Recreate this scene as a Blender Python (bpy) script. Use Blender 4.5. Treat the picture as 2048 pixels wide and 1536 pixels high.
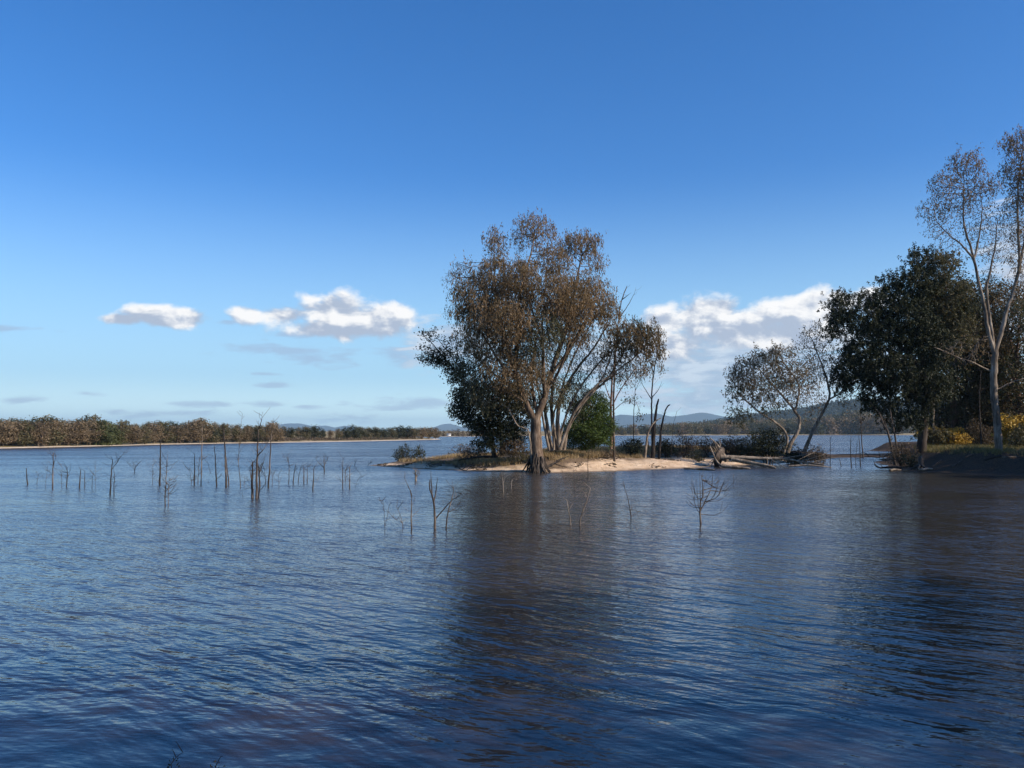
import bpy, math, random
import numpy as np
from mathutils import Vector

for o in list(bpy.data.objects):
    bpy.data.objects.remove(o, do_unlink=True)
S = bpy.context.scene
R = math.radians
random.seed(7)
RNG = np.random.default_rng(11)

# ------------------------------------------------------------------ camera
CAM_H = 3.2
F_PX = 1700.0           # focal length in pixels of a 2048 px wide frame
PITCH = math.atan((865 - 768) / F_PX)
cam = bpy.data.cameras.new('camera')
cam.sensor_width = 36.0
cam.lens = 36.0 * F_PX / 2048.0
cam.clip_start = 0.05
cam.clip_end = 60000.0
cam_ob = bpy.data.objects.new('camera', cam)
cam_ob.location = (0, 0, CAM_H)
cam_ob.rotation_euler = (R(90) + PITCH, 0, 0)
S.collection.objects.link(cam_ob)
S.camera = cam_ob

# ------------------------------------------------------------------ sun, exposure
SUN_EL = R(31.0)
SUN_AZ = R(114.0)        # clockwise from +Y (the view direction): from the right, a little behind the camera
sun_dir = Vector((math.sin(SUN_AZ) * math.cos(SUN_EL), math.cos(SUN_AZ) * math.cos(SUN_EL), math.sin(SUN_EL)))
sl = bpy.data.lights.new('sun', 'SUN')
sl.energy = 5.0
sl.angle = R(0.53)
sl.color = (1.0, 0.87, 0.70)
sun_ob = bpy.data.objects.new('sun', sl)
sun_ob.rotation_euler = (-sun_dir).to_track_quat('-Z', 'Y').to_euler()
sun_ob.location = (60, -30, 60)
S.collection.objects.link(sun_ob)

S.view_settings.view_transform = 'Standard'
S.view_settings.look = 'None'
S.view_settings.exposure = 0.35
S.view_settings.gamma = 1.0
S.view_settings.use_curve_mapping = False
S.render.engine = 'CYCLES'
S.cycles.use_denoising = True
S.cycles.max_bounces = 5
S.cycles.diffuse_bounces = 2
S.cycles.glossy_bounces = 2
S.cycles.transmission_bounces = 2
S.cycles.volume_bounces = 0
S.cycles.transparent_max_bounces = 8
S.cycles.caustics_reflective = False
S.cycles.caustics_refractive = False
S.cycles.sample_clamp_indirect = 4.0


# ------------------------------------------------------------------ node helpers
class NT:
    """small wrapper that makes node graphs readable"""
    def __init__(self, tree):
        self.t = tree

    def n(self, typ, **kw):
        nd = self.t.nodes.new(typ)
        for k, v in kw.items():
            setattr(nd, k, v)
        return nd

    def put(self, sock, v):
        if isinstance(v, bpy.types.NodeSocket):
            self.t.links.new(v, sock)
        elif v is not None:
            sock.default_value = v

    def m(self, op, a, b=None, c=None, clamp=False):
        nd = self.n('ShaderNodeMath', operation=op, use_clamp=clamp)
        self.put(nd.inputs[0], a)
        if b is not None: self.put(nd.inputs[1], b)
        if c is not None: self.put(nd.inputs[2], c)
        return nd.outputs[0]

    def v(self, op, a, b=None, s=None):
        nd = self.n('ShaderNodeVectorMath', operation=op)
        self.put(nd.inputs[0], a)
        if b is not None: self.put(nd.inputs[1], b)
        if s is not None: self.put(nd.inputs['Scale'], s)
        return nd.outputs['Value'] if op in ('LENGTH', 'DOT_PRODUCT', 'DISTANCE') else nd.outputs[0]

    def comb(self, x, y, z=0.0):
        nd = self.n('ShaderNodeCombineXYZ')
        self.put(nd.inputs[0], x); self.put(nd.inputs[1], y); self.put(nd.inputs[2], z)
        return nd.outputs[0]

    def sep(self, v):
        nd = self.n('ShaderNodeSeparateXYZ')
        self.put(nd.inputs[0], v)
        return nd.outputs

    def noise(self, vec, scale=1.0, detail=2.0, rough=0.5, dim='3D', color=False, dist=0.0):
        nd = self.n('ShaderNodeTexNoise', noise_dimensions=dim)
        self.put(nd.inputs['Vector'], vec)
        self.put(nd.inputs['Scale'], scale)
        self.put(nd.inputs['Detail'], detail)
        self.put(nd.inputs['Roughness'], rough)
        self.put(nd.inputs['Distortion'], dist)
        return nd.outputs['Color' if color else 'Fac']

    def ramp(self, fac, stops, interp='LINEAR'):
        nd = self.n('ShaderNodeValToRGB')
        nd.color_ramp.interpolation = interp
        els = nd.color_ramp.elements
        while len(els) < len(stops):
            els.new(0.5)
        for e, (p, c) in zip(els, stops):
            e.position = p
            e.color = tuple(c) + (1,) if len(c) == 3 else c
        self.put(nd.inputs[0], fac)
        return nd.outputs[0]

    def mix(self, fac, a, b, blend='MIX'):
        nd = self.n('ShaderNodeMix', data_type='RGBA', blend_type=blend)
        self.put(nd.inputs['Factor'], fac)
        self.put(nd.inputs[6], a if isinstance(a, bpy.types.NodeSocket) else tuple(a) + (1,))
        self.put(nd.inputs[7], b if isinstance(b, bpy.types.NodeSocket) else tuple(b) + (1,))
        return nd.outputs[2]

    def smooth(self, x, a, b, lo=0.0, hi=1.0):
        nd = self.n('ShaderNodeMapRange', interpolation_type='SMOOTHSTEP')
        self.put(nd.inputs[0], x)
        for i, q in enumerate((a, b, lo, hi)):
            self.put(nd.inputs[i + 1], q)
        return nd.outputs[0]


def ray(px, py):
    """world direction through a pixel of the 2048 x 1536 photograph"""
    u, v = (px - 1024) / F_PX, (768 - py) / F_PX
    ca, sa = math.cos(PITCH), math.sin(PITCH)
    return Vector((u, ca - v * sa, sa + v * ca))


def P(px, py, Y):
    d = ray(px, py)
    t = Y / d.y
    return Vector((d.x * t, Y, CAM_H + d.z * t))


def W(px, py):
    d = ray(px, py)
    t = -CAM_H / d.z
    return Vector((d.x * t, d.y * t, 0.0))


# ------------------------------------------------------------------ sky and clouds (world)
world = bpy.data.worlds.new('World')
S.world = world
world.use_nodes = True
wt = world.node_tree
wt.nodes.clear()
g = NT(wt)
sky = g.n('ShaderNodeTexSky', sky_type='NISHITA')
sky.sun_disc = False
sky.sun_elevation = SUN_EL
sky.sun_rotation = SUN_AZ
sky.altitude = 200
sky.air_density = 1.0
sky.dust_density = 0.5
sky.ozone_density = 3.0
hs_ = g.n('ShaderNodeHueSaturation')
hs_.inputs['Saturation'].default_value = 1.18
g.put(hs_.inputs['Color'], g.mix(1.0, sky.outputs[0], (0.85, 0.985, 1.23), 'MULTIPLY'))
skycol0 = hs_.outputs[0]
tc = g.n('ShaderNodeTexCoord')
dx, dy, dz = g.sep(g.v('NORMALIZE', tc.outputs['Generated']))
az = g.m('ARCTAN2', dx, dy)
el = g.m('ARCSINE', dz)
uv = g.comb(az, el, 0.0)
skycol = g.mix(g.smooth(el, 0.31, 0.0, 0.0, 0.85), skycol0, tuple(c / 0.108 for c in (0.38, 0.62, 0.78)))
skycol = g.mix(g.smooth(el, 0.07, 0.0), skycol, tuple(c / 0.108 for c in (0.76, 1.0, 1.0)))


def azel(px, py):
    d = ray(px, py).normalized()
    return math.atan2(d.x, d.y), math.asin(d.z)


PXR = 1.0 / F_PX
nz1 = g.noise(g.v('MULTIPLY', uv, (1.0, 1.5, 1.0)), 22.0, 9.0, 0.54, '2D', dist=0.15)
nz2 = g.noise(g.v('MULTIPLY', g.v('ADD', uv, (0.007, 0.011, 0.0)), (1.0, 1.5, 1.0)), 22.0, 5.0, 0.54, '2D', dist=0.15)
nzs = g.noise(g.v('MULTIPLY', uv, (1.0, 4.5, 1.0)), 22.0, 6.0, 0.55, '2D', dist=0.25)


def blobs_field(lst, shade=False):
    f = None; num = None; den = None
    for cx, cy, rx, ry in lst:
        a0, e0 = azel(cx, cy)
        q = g.v('MULTIPLY', g.v('SUBTRACT', uv, (a0, e0, 0)), (1 / (rx * PXR), 1 / (ry * PXR), 0))
        l = g.v('LENGTH', q)
        h = g.m('SUBTRACT', 1.0, l)
        f = h if f is None else g.m('SMOOTH_MAX', f, h, 0.25)
        if shade:
            w = g.m('POWER', 2.718, g.m('MULTIPLY', l, -3.0))
            t = g.m('MULTIPLY', w, g.sep(q)[1])
            num = t if num is None else g.m('ADD', num, t)
            den = w if den is None else g.m('ADD', den, w)
    return (f, g.m('DIVIDE', num, den)) if shade else f


cumulus = [(318, 632, 78, 22), (375, 636, 50, 22), (248, 638, 50, 12),
           (492, 628, 44, 22), (568, 630, 64, 24), (672, 622, 90, 38), (762, 640, 92, 46), (680, 658, 140, 26),
           (1400, 635, 90, 46), (1335, 645, 56, 30), (1436, 618, 52, 30), (1580, 630, 100, 42), (1655, 612, 90, 38),
           (1728, 600, 50, 34), (1520, 668, 260, 36), (1340, 690, 90, 34), (1480, 655, 160, 40), (2036, 548, 36, 20), (2110, 540, 60, 50)]
bank = [(1430, 735, 260, 100), (1400, 800, 200, 40), (1640, 730, 190, 80), (900, 690, 110, 60), (1200, 720, 160, 70), (1520, 800, 210, 36), (1390, 752, 60, 9),
        (2140, 640, 200, 120), (2010, 490, 50, 70)]
thin = [(560, 700, 130, 16), (640, 714, 110, 20), (800, 712, 70, 24), (860, 806, 190, 15), (770, 814, 80, 9), (400, 810, 80, 8),
        (330, 826, 110, 9), (545, 808, 60, 8), (610, 812, 50, 6), (545, 770, 34, 8), (175, 787, 36, 7), (40, 800, 40, 8), (680, 838, 90, 11),
        (1250, 790, 130, 22), (590, 668, 60, 9), (450, 646, 34, 9), (-40, 655, 90, 10), (530, 748, 30, 5)]
fc, tloc = blobs_field(cumulus, True)
cm = g.m('ADD', fc, g.m('MULTIPLY', g.m('SUBTRACT', nz1, 0.5), 1.7))
dens = g.smooth(cm, -0.04, 0.50)
light = g.m('ADD', g.m('MULTIPLY', g.m('SUBTRACT', nz1, nz2), 4.5), g.m('MULTIPLY', tloc, 0.75))
light = g.m('ADD', light, g.m('MULTIPLY', g.m('SUBTRACT', nzs, 0.5), 1.0))
lit = g.smooth(light, -0.62, 0.80)
ccol = g.mix(lit, (0.36, 0.42, 0.53), (0.84, 0.83, 0.82))
ft = blobs_field(bank)
cb = g.m('ADD', ft, g.m('MULTIPLY', g.m('SUBTRACT', nzs, 0.5), 2.0))
dens_b = g.m('MULTIPLY', g.smooth(cb, -0.05, 0.75), 0.85)
bcol = g.mix(g.smooth(g.m('ADD', nzs, g.m('MULTIPLY', nz1, 0.5)), 0.62, 0.95), (0.33, 0.41, 0.54), (0.56, 0.62, 0.70))
fn = blobs_field(thin)
cn = g.m('ADD', fn, g.m('MULTIPLY', g.m('SUBTRACT', nzs, 0.5), 2.4))
dens_t = g.m('MULTIPLY', g.smooth(cn, 0.0, 0.9), 0.60)
# the rest of the sky, out of the picture: a few low scattered clouds of the same kind
away = g.smooth(g.m('ABSOLUTE', az), 0.85, 1.1)
low = g.m('MULTIPLY', g.smooth(el, 0.01, 0.05), g.smooth(el, 0.3, 0.14))
dens_o = g.m('MULTIPLY', g.m('MULTIPLY', away, low), g.smooth(g.noise(g.v('MULTIPLY', uv, (1, 2.6, 1)), 5.0, 7.0, 0.55, '2D'), 0.56, 0.66))


def to_sky(c):            # cloud colours are given as seen, the Background strength is applied after
    return g.v('SCALE', c, s=1.0 / SKY_STR)


SKY_STR = 0.108
c0 = g.mix(dens_t, skycol, to_sky((0.30, 0.39, 0.55)))
c1 = g.mix(dens_b, c0, to_sky(bcol))
c2 = g.mix(dens, c1, to_sky(ccol))
c3 = g.mix(dens_o, c2, to_sky((0.55, 0.58, 0.64)))
bg = g.n('ShaderNodeBackground')
g.put(bg.inputs['Color'], c3)
bg.inputs['Strength'].default_value = SKY_STR
wo = g.n('ShaderNodeOutputWorld')
wt.links.new(bg.outputs[0], wo.inputs['Surface'])
world.cycles.sampling_method = 'MANUAL'
world.cycles.sample_map_resolution = 512


# ------------------------------------------------------------------ object helpers
def tag(o, label=None, cat=None, group=None, kind=None):
    if label: o['label'] = label
    if cat: o['category'] = cat
    if group: o['group'] = group
    if kind: o['kind'] = kind
    return o


def link(name, me, mats=(), parent=None, smooth=False):
    for m in mats:
        me.materials.append(m)
    if smooth:
        me.polygons.foreach_set('use_smooth', np.ones(len(me.polygons), dtype=bool))
    o = bpy.data.objects.new(name, me)
    S.collection.objects.link(o)
    if parent is not None:
        o.parent = parent
    return o


def empty(name, loc=(0, 0, 0)):
    o = bpy.data.objects.new(name, None)
    o.location = loc
    o.empty_display_size = 0.2
    S.collection.objects.link(o)
    return o


def mesh_np(name, verts, faces, mat_idx=None):
    """verts (n,3), faces (m,k) with one k for all"""
    verts = np.asarray(verts, dtype=np.float32)
    faces = np.asarray(faces, dtype=np.int32)
    me = bpy.data.meshes.new(name)
    me.vertices.add(len(verts))
    me.vertices.foreach_set('co', verts.ravel())
    m, k = faces.shape
    me.loops.add(m * k)
    me.loops.foreach_set('vertex_index', faces.ravel())
    me.polygons.add(m)
    me.polygons.foreach_set('loop_start', np.arange(0, m * k, k, dtype=np.int32))
    me.polygons.foreach_set('loop_total', np.full(m, k, dtype=np.int32))
    if mat_idx is not None:
        me.polygons.foreach_set('material_index', np.asarray(mat_idx, dtype=np.int32))
    me.update(calc_edges=True)
    return me


def hashnoise(x, y, seed=0):
    """smooth 2-D value noise, vectorised, about -1..1"""
    xi = np.floor(x).astype(np.int64); yi = np.floor(y).astype(np.int64)
    fx = x - xi; fy = y - yi
    fx = fx * fx * (3 - 2 * fx); fy = fy * fy * (3 - 2 * fy)

    def h(a, b):
        n = (a * 374761393 + b * 668265263 + seed * 1442695041) & 0xFFFFFFFF
        n = ((n ^ (n >> 13)) * 1274126177) & 0xFFFFFFFF
        n = n ^ (n >> 16)
        return (n & 0xFFFF) / 32767.5 - 1.0
    return (h(xi, yi) * (1 - fx) * (1 - fy) + h(xi + 1, yi) * fx * (1 - fy)
            + h(xi, yi + 1) * (1 - fx) * fy + h(xi + 1, yi + 1) * fx * fy)


def fbm(x, y, oct=4, seed=0):
    s = 0; a = 1.0; t = 0
    for i in range(oct):
        s = s + a * hashnoise(x * 2 ** i + 13.7 * i, y * 2 ** i + 7.1 * i, seed + i)
        t += a; a *= 0.5
    return s / t


def poly_sd(px, py, poly):
    """signed distance to a closed polygon, positive inside"""
    poly = np.asarray([(p[0], p[1]) for p in poly], float)
    d = np.full(px.shape, 1e9); inside = np.zeros(px.shape, bool)
    n = len(poly)
    for i in range(n):
        ax, ay = poly[i]; bx, by = poly[(i + 1) % n]
        ex, ey = bx - ax, by - ay
        t = np.clip(((px - ax) * ex + (py - ay) * ey) / (ex * ex + ey * ey + 1e-9), 0, 1)
        d = np.minimum(d, np.hypot(px - (ax + t * ex), py - (ay + t * ey)))
        c = ((ay > py) != (by > py)) & (px < (bx - ax) * (py - ay) / (by - ay + 1e-12) + ax)
        inside ^= c
    return np.where(inside, d, -d)


def sstep(x, a, b):
    t = np.clip((x - a) / (b - a), 0, 1)
    return t * t * (3 - 2 * t)


# ------------------------------------------------------------------ materials
def new_mat(name):
    m = bpy.data.materials.new(name)
    m.use_nodes = True
    m.node_tree.nodes.clear()
    return m, NT(m.node_tree)


def out(m, g, shader, vol=False):
    o = g.n('ShaderNodeOutputMaterial')
    m.node_tree.links.new(shader, o.inputs['Volume' if vol else 'Surface'])


def leaf_mat(name, cols, trans=0.28, rough=0.55):
    m, g = new_mat(name)
    geo = g.n('ShaderNodeNewGeometry')
    oi = g.n('ShaderNodeObjectInfo')
    n = len(cols)
    stops = [(i / max(1, n - 1), c) for i, c in enumerate(cols)]
    big = g.noise(geo.outputs['Position'], 0.6, 3.0, 0.6)
    fac = g.m('ADD', g.m('MULTIPLY', geo.outputs['Random Per Island'], 0.45), g.m('MULTIPLY', g.m('SUBTRACT', big, 0.30), 1.25), clamp=True)
    fac = g.m('ADD', fac, g.m('MULTIPLY', g.m('SUBTRACT', oi.outputs['Random'], 0.5), 0.25), clamp=True)
    col = g.ramp(fac, stops)
    d = g.n('ShaderNodeBsdfPrincipled')
    g.put(d.inputs['Base Color'], col)
    d.inputs['Roughness'].default_value = rough
    d.inputs['Specular IOR Level'].default_value = 0.18
    t = g.n('ShaderNodeBsdfTranslucent')
    g.put(t.inputs['Color'], g.v('MULTIPLY', col, (1.15, 1.0, 0.5)))
    mx = g.n('ShaderNodeMixShader')
    mx.inputs[0].default_value = trans
    m.node_tree.links.new(d.outputs[0], mx.inputs[1])
    m.node_tree.links.new(t.outputs[0], mx.inputs[2])
    out(m, g, mx.outputs[0])
    return m


def bark_mat(name, dark, mid, pale, scale=1.0):
    m, g = new_mat(name)
    geo = g.n('ShaderNodeNewGeometry')
    p = geo.outputs['Position']
    st = g.noise(g.v('MULTIPLY', p, (5.0, 5.0, 0.8)), 1.4 * scale, 6.0, 0.65)
    bl = g.noise(g.v('MULTIPLY', p, (1, 1, 0.5)), 1.5 * scale, 3.0, 0.5)
    fac = g.m('ADD', g.m('MULTIPLY', st, 0.6), g.m('MULTIPLY', bl, 0.55))
    col = g.ramp(fac, [(0.44, dark), (0.60, mid), (0.78, pale)])
    b = g.n('ShaderNodeBump')
    b.inputs['Strength'].default_value = 0.8
    b.inputs['Distance'].default_value = 0.06
    g.put(b.inputs['Height'], st)
    d = g.n('ShaderNodeBsdfPrincipled')
    g.put(d.inputs['Base Color'], col)
    d.inputs['Roughness'].default_value = 0.85
    d.inputs['Specular IOR Level'].default_value = 0.2
    m.node_tree.links.new(b.outputs[0], d.inputs['Normal'])
    out(m, g, d.outputs[0])
    return m


M = {}
M['leaf_brown'] = leaf_mat('rusty_gum_leaves', [(0.050, 0.050, 0.028), (0.118, 0.088, 0.048), (0.235, 0.160, 0.092), (0.36, 0.26, 0.17)], 0.36)
M['leaf_olive'] = leaf_mat('olive_gum_leaves', [(0.026, 0.034, 0.020), (0.060, 0.066, 0.036), (0.12, 0.105, 0.058), (0.20, 0.165, 0.10)])
M['leaf_dark'] = leaf_mat('dark_gum_leaves', [(0.009, 0.013, 0.008), (0.020, 0.027, 0.014), (0.040, 0.046, 0.022), (0.080, 0.070, 0.036)], 0.15)
M['leaf_grey'] = leaf_mat('grey_gum_leaves', [(0.070, 0.066, 0.042), (0.145, 0.118, 0.080), (0.235, 0.185, 0.135), (0.33, 0.275, 0.225)])
M['leaf_green'] = leaf_mat('wattle_green_leaves', [(0.022, 0.042, 0.014), (0.045, 0.080, 0.020), (0.085, 0.125, 0.030), (0.15, 0.17, 0.05)])
M['leaf_scrub'] = leaf_mat('dry_scrub_leaves', [(0.040, 0.036, 0.024), (0.085, 0.066, 0.045), (0.15, 0.11, 0.08), (0.22, 0.165, 0.125)])
M['leaf_farbrown'] = leaf_mat('far_brown_leaves', [(0.064, 0.060, 0.038), (0.148, 0.114, 0.072), (0.225, 0.168, 0.11), (0.32, 0.25, 0.175)])
M['leaf_farolive'] = leaf_mat('far_olive_leaves', [(0.045, 0.050, 0.028), (0.085, 0.085, 0.045), (0.15, 0.125, 0.070), (0.21, 0.17, 0.10)])
M['leaf_fardark'] = leaf_mat('far_dark_leaves', [(0.020, 0.026, 0.018), (0.038, 0.046, 0.030), (0.06, 0.068, 0.042), (0.10, 0.095, 0.06)])
M['leaf_fargreen'] = leaf_mat('far_green_leaves', [(0.035, 0.048, 0.022), (0.07, 0.085, 0.035), (0.11, 0.12, 0.05), (0.15, 0.15, 0.07)])
M['leaf_hill'] = leaf_mat('hill_forest_leaves', [(0.010, 0.015, 0.012), (0.018, 0.025, 0.018), (0.03, 0.037, 0.025), (0.045, 0.047, 0.032)])
M['wattle'] = leaf_mat('wattle_blossom', [(0.20, 0.13, 0.03), (0.38, 0.25, 0.045), (0.52, 0.35, 0.07), (0.60, 0.44, 0.12)], 0.2)
M['dry_grass'] = leaf_mat('dry_grass_blades', [(0.12, 0.085, 0.045), (0.24, 0.17, 0.09), (0.36, 0.27, 0.15), (0.50, 0.40, 0.25)], 0.2, 0.8)
M['green_grass'] = leaf_mat('winter_grass_blades', [(0.06, 0.07, 0.03), (0.12, 0.12, 0.05), (0.24, 0.19, 0.09), (0.34, 0.26, 0.13)], 0.2, 0.8)
M['bark'] = bark_mat('gum_bark', (0.040, 0.027, 0.019), (0.14, 0.098, 0.070), (0.33, 0.255, 0.19))
M['bark_dark'] = bark_mat('dark_bark', (0.018, 0.014, 0.012), (0.045, 0.035, 0.028), (0.10, 0.08, 0.065))
M['bark_pale'] = bark_mat('pale_gum_bark', (0.065, 0.048, 0.037), (0.20, 0.158, 0.122), (0.45, 0.38, 0.31))
M['bark_red'] = bark_mat('reddish_bark', (0.07, 0.042, 0.03), (0.18, 0.11, 0.085), (0.34, 0.25, 0.20))
M['dead'] = bark_mat('dead_wood', (0.030, 0.024, 0.020), (0.085, 0.066, 0.055), (0.24, 0.195, 0.16), 2.0)
M['dead_pale'] = bark_mat('bleached_wood', (0.085, 0.065, 0.05), (0.24, 0.19, 0.145), (0.46, 0.39, 0.31), 2.0)
M['dead_dark'] = bark_mat('charred_wood', (0.014, 0.012, 0.011), (0.035, 0.028, 0.024), (0.085, 0.07, 0.06), 2.0)

# ground: sand, litter, earth and dry grass by place and height
m, g = new_mat('sandy_ground')
geo = g.n('ShaderNodeNewGeometry')
p = geo.outputs['Position']
x_, y_, z_ = g.sep(p)
n_big = g.noise(g.v('MULTIPLY', p, (1, 0.55, 0)), 0.30, 5.0, 0.6)
n_mid = g.noise(g.v('MULTIPLY', p, (1, 0.6, 1)), 1.3, 6.0, 0.65)
n_fine = g.noise(p, 9.0, 5.0, 0.7)
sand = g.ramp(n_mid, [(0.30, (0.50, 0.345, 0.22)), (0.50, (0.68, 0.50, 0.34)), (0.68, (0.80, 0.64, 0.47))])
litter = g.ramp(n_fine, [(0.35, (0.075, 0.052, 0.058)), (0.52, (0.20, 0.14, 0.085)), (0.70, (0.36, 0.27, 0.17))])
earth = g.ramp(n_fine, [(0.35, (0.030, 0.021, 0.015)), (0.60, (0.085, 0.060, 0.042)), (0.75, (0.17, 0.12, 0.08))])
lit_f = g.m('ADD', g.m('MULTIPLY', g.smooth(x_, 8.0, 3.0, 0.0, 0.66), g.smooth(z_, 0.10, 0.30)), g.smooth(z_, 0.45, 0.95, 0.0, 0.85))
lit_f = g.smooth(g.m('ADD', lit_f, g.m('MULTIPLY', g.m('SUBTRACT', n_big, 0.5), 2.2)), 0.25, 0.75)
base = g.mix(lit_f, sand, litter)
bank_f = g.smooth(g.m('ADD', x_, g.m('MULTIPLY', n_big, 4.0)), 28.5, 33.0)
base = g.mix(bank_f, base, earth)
wet = g.smooth(g.m('ADD', z_, g.m('MULTIPLY', g.m('SUBTRACT', n_mid, 0.5), 0.16)), 0.10, 0.03)
wrack = g.m('MULTIPLY', g.smooth(g.noise(g.v('MULTIPLY', p, (0.5, 2.2, 5.0)), 2.2, 5.0, 0.7), 0.56, 0.66), 0.75)
base = g.mix(wrack, base, (0.11, 0.078, 0.05))
base = g.mix(g.m('MULTIPLY', wet, 0.65), base, (0.085, 0.06, 0.042))
bp = g.n('ShaderNodeBump')
bp.inputs['Strength'].default_value = 0.9
bp.inputs['Distance'].default_value = 0.12
g.put(bp.inputs['Height'], g.m('ADD', n_fine, g.m('MULTIPLY', n_mid, 1.5)))
d = g.n('ShaderNodeBsdfPrincipled')
g.put(d.inputs['Base Color'], base)
d.inputs['Roughness'].default_value = 0.9
d.inputs['Specular IOR Level'].default_value = 0.15
m.node_tree.links.new(bp.outputs[0], d.inputs['Normal'])
out(m, g, d.outputs[0])
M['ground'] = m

m, g = new_mat('far_pasture')
geo = g.n('ShaderNodeNewGeometry')
p = geo.outputs['Position']
x_, y_, z_ = g.sep(p)
na = g.noise(p, 0.09, 5.0, 0.6)
nb = g.noise(p, 0.9, 4.0, 0.65)
grass = g.ramp(g.m('ADD', g.m('MULTIPLY', na, 0.6), g.m('MULTIPLY', nb, 0.4)), [(0.35, (0.13, 0.115, 0.05)), (0.52, (0.27, 0.21, 0.115)), (0.68, (0.40, 0.315, 0.19))])
beach = g.ramp(nb, [(0.35, (0.42, 0.33, 0.24)), (0.6, (0.70, 0.60, 0.49))])
bf = g.smooth(g.m('ADD', z_, g.m('MULTIPLY', g.m('SUBTRACT', na, 0.5), 0.35)), 0.20, 0.12)
col = g.mix(bf, grass, beach)
d = g.n('ShaderNodeBsdfPrincipled')
g.put(d.inputs['Base Color'], col)
d.inputs['Roughness'].default_value = 0.95
d.inputs['Specular IOR Level'].default_value = 0.1
out(m, g, d.outputs[0])
M['pasture'] = m

m, g = new_mat('wooded_slope')
geo = g.n('ShaderNodeNewGeometry')
n1 = g.noise(geo.outputs['Position'], 0.02, 6.0, 0.65)
col = g.ramp(n1, [(0.35, (0.012, 0.017, 0.013)), (0.55, (0.026, 0.030, 0.021)), (0.72, (0.045, 0.045, 0.030))])
bp = g.n('ShaderNodeBump')
bp.inputs['Distance'].default_value = 30.0
g.put(bp.inputs['Height'], n1)
d = g.n('ShaderNodeBsdfPrincipled')
g.put(d.inputs['Base Color'], col)
d.inputs['Roughness'].default_value = 1.0
d.inputs['Specular IOR Level'].default_value = 0.0
m.node_tree.links.new(bp.outputs[0], d.inputs['Normal'])
out(m, g, d.outputs[0])
M['wooded'] = m

# water: turbid brown body under a rippled, reflecting surface; slopes are true gradients of one height field
grp = bpy.data.node_groups.new('ripple_height', 'ShaderNodeTree')
grp.interface.new_socket('Vector', in_out='INPUT', socket_type='NodeSocketVector')
grp.interface.new_socket('Height', in_out='OUTPUT', socket_type='NodeSocketFloat')
gg = NT(grp)
gi = gg.n('NodeGroupInput'); go = gg.n('NodeGroupOutput')
vec = gi.outputs[0]


def rot_noise(gg, vec, deg, lam_across, lam_along, detail, rough=0.5, dist=0.0):
    mp = gg.n('ShaderNodeVectorRotate', rotation_type='Z_AXIS')
    gg.put(mp.inputs['Vector'], vec)
    mp.inputs['Angle'].default_value = R(deg)
    q = gg.v('MULTIPLY', mp.outputs[0], (1 / lam_along, 1 / lam_across, 0))
    return gg.noise(q, 1.0, detail, rough, '2D', dist=dist)


warp = gg.noise(gg.v('MULTIPLY', vec, (0.5, 0.5, 0)), 1.0, 1.0, 0.5, '2D', color=True)
wv = gg.v('ADD', vec, gg.v('SCALE', gg.v('SUBTRACT', warp, (0.5, 0.5, 0.5)), s=0.5))
ex = gg.sep(vec)
lee = gg.smooth(gg.m('ADD', ex[1], gg.m('MULTIPLY', gg.m('SUBTRACT', gg.noise(gg.v('MULTIPLY', vec, (0.22, 0.5, 0)), 1.0, 3.0, 0.5, '2D'), 0.5), 4.0)), 8.0, 11.5, 0.42, 1.0)
h1 = gg.m('MULTIPLY', rot_noise(gg, wv, 40, 0.33, 1.3, 2.0, 0.5), 0.060)
h2 = gg.m('MULTIPLY', rot_noise(gg, wv, 10, 0.13, 0.32, 3.0, 0.6), 0.020)
h3 = gg.m('MULTIPLY', rot_noise(gg, wv, 27, 0.8, 2.6, 1.0, 0.5), 0.055)
h4 = gg.m('MULTIPLY', gg.m('SUBTRACT', rot_noise(gg, vec, -30, 0.9, 4.5, 1.0), 0.5), gg.smooth(ex[1], 17.0, 10.0, 0.003, 0.036))
patch = gg.smooth(gg.noise(gg.v('MULTIPLY', vec, (0.035, 0.11, 0)), 1.0, 3.0, 0.55, '2D'), 0.34, 0.66, 0.65, 1.15)
hs = gg.m('MULTIPLY', gg.m('MULTIPLY', gg.m('ADD', h1, gg.m('ADD', h2, h3)), lee), patch)
wind = gg.smooth(ex[1], 25.0, 130.0, 0.85, 2.7)
gg.put(go.inputs[0], gg.m('ADD', gg.m('MULTIPLY', hs, wind), h4))

m, g = new_mat('lake_water')
geo = g.n('ShaderNodeNewGeometry')
p = geo.outputs['Position']
EPS = 0.025


def height(off):
    nd = g.n('ShaderNodeGroup')
    nd.node_tree = grp
    g.put(nd.inputs[0], g.v('ADD', p, off))
    return nd.outputs[0]


ha, hb, hc = height((0, 0, 0)), height((EPS, 0, 0)), height((0, EPS, 0))
sx = g.m('DIVIDE', g.m('SUBTRACT', ha, hb), EPS)
sy = g.m('DIVIDE', g.m('SUBTRACT', ha, hc), EPS)
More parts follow.
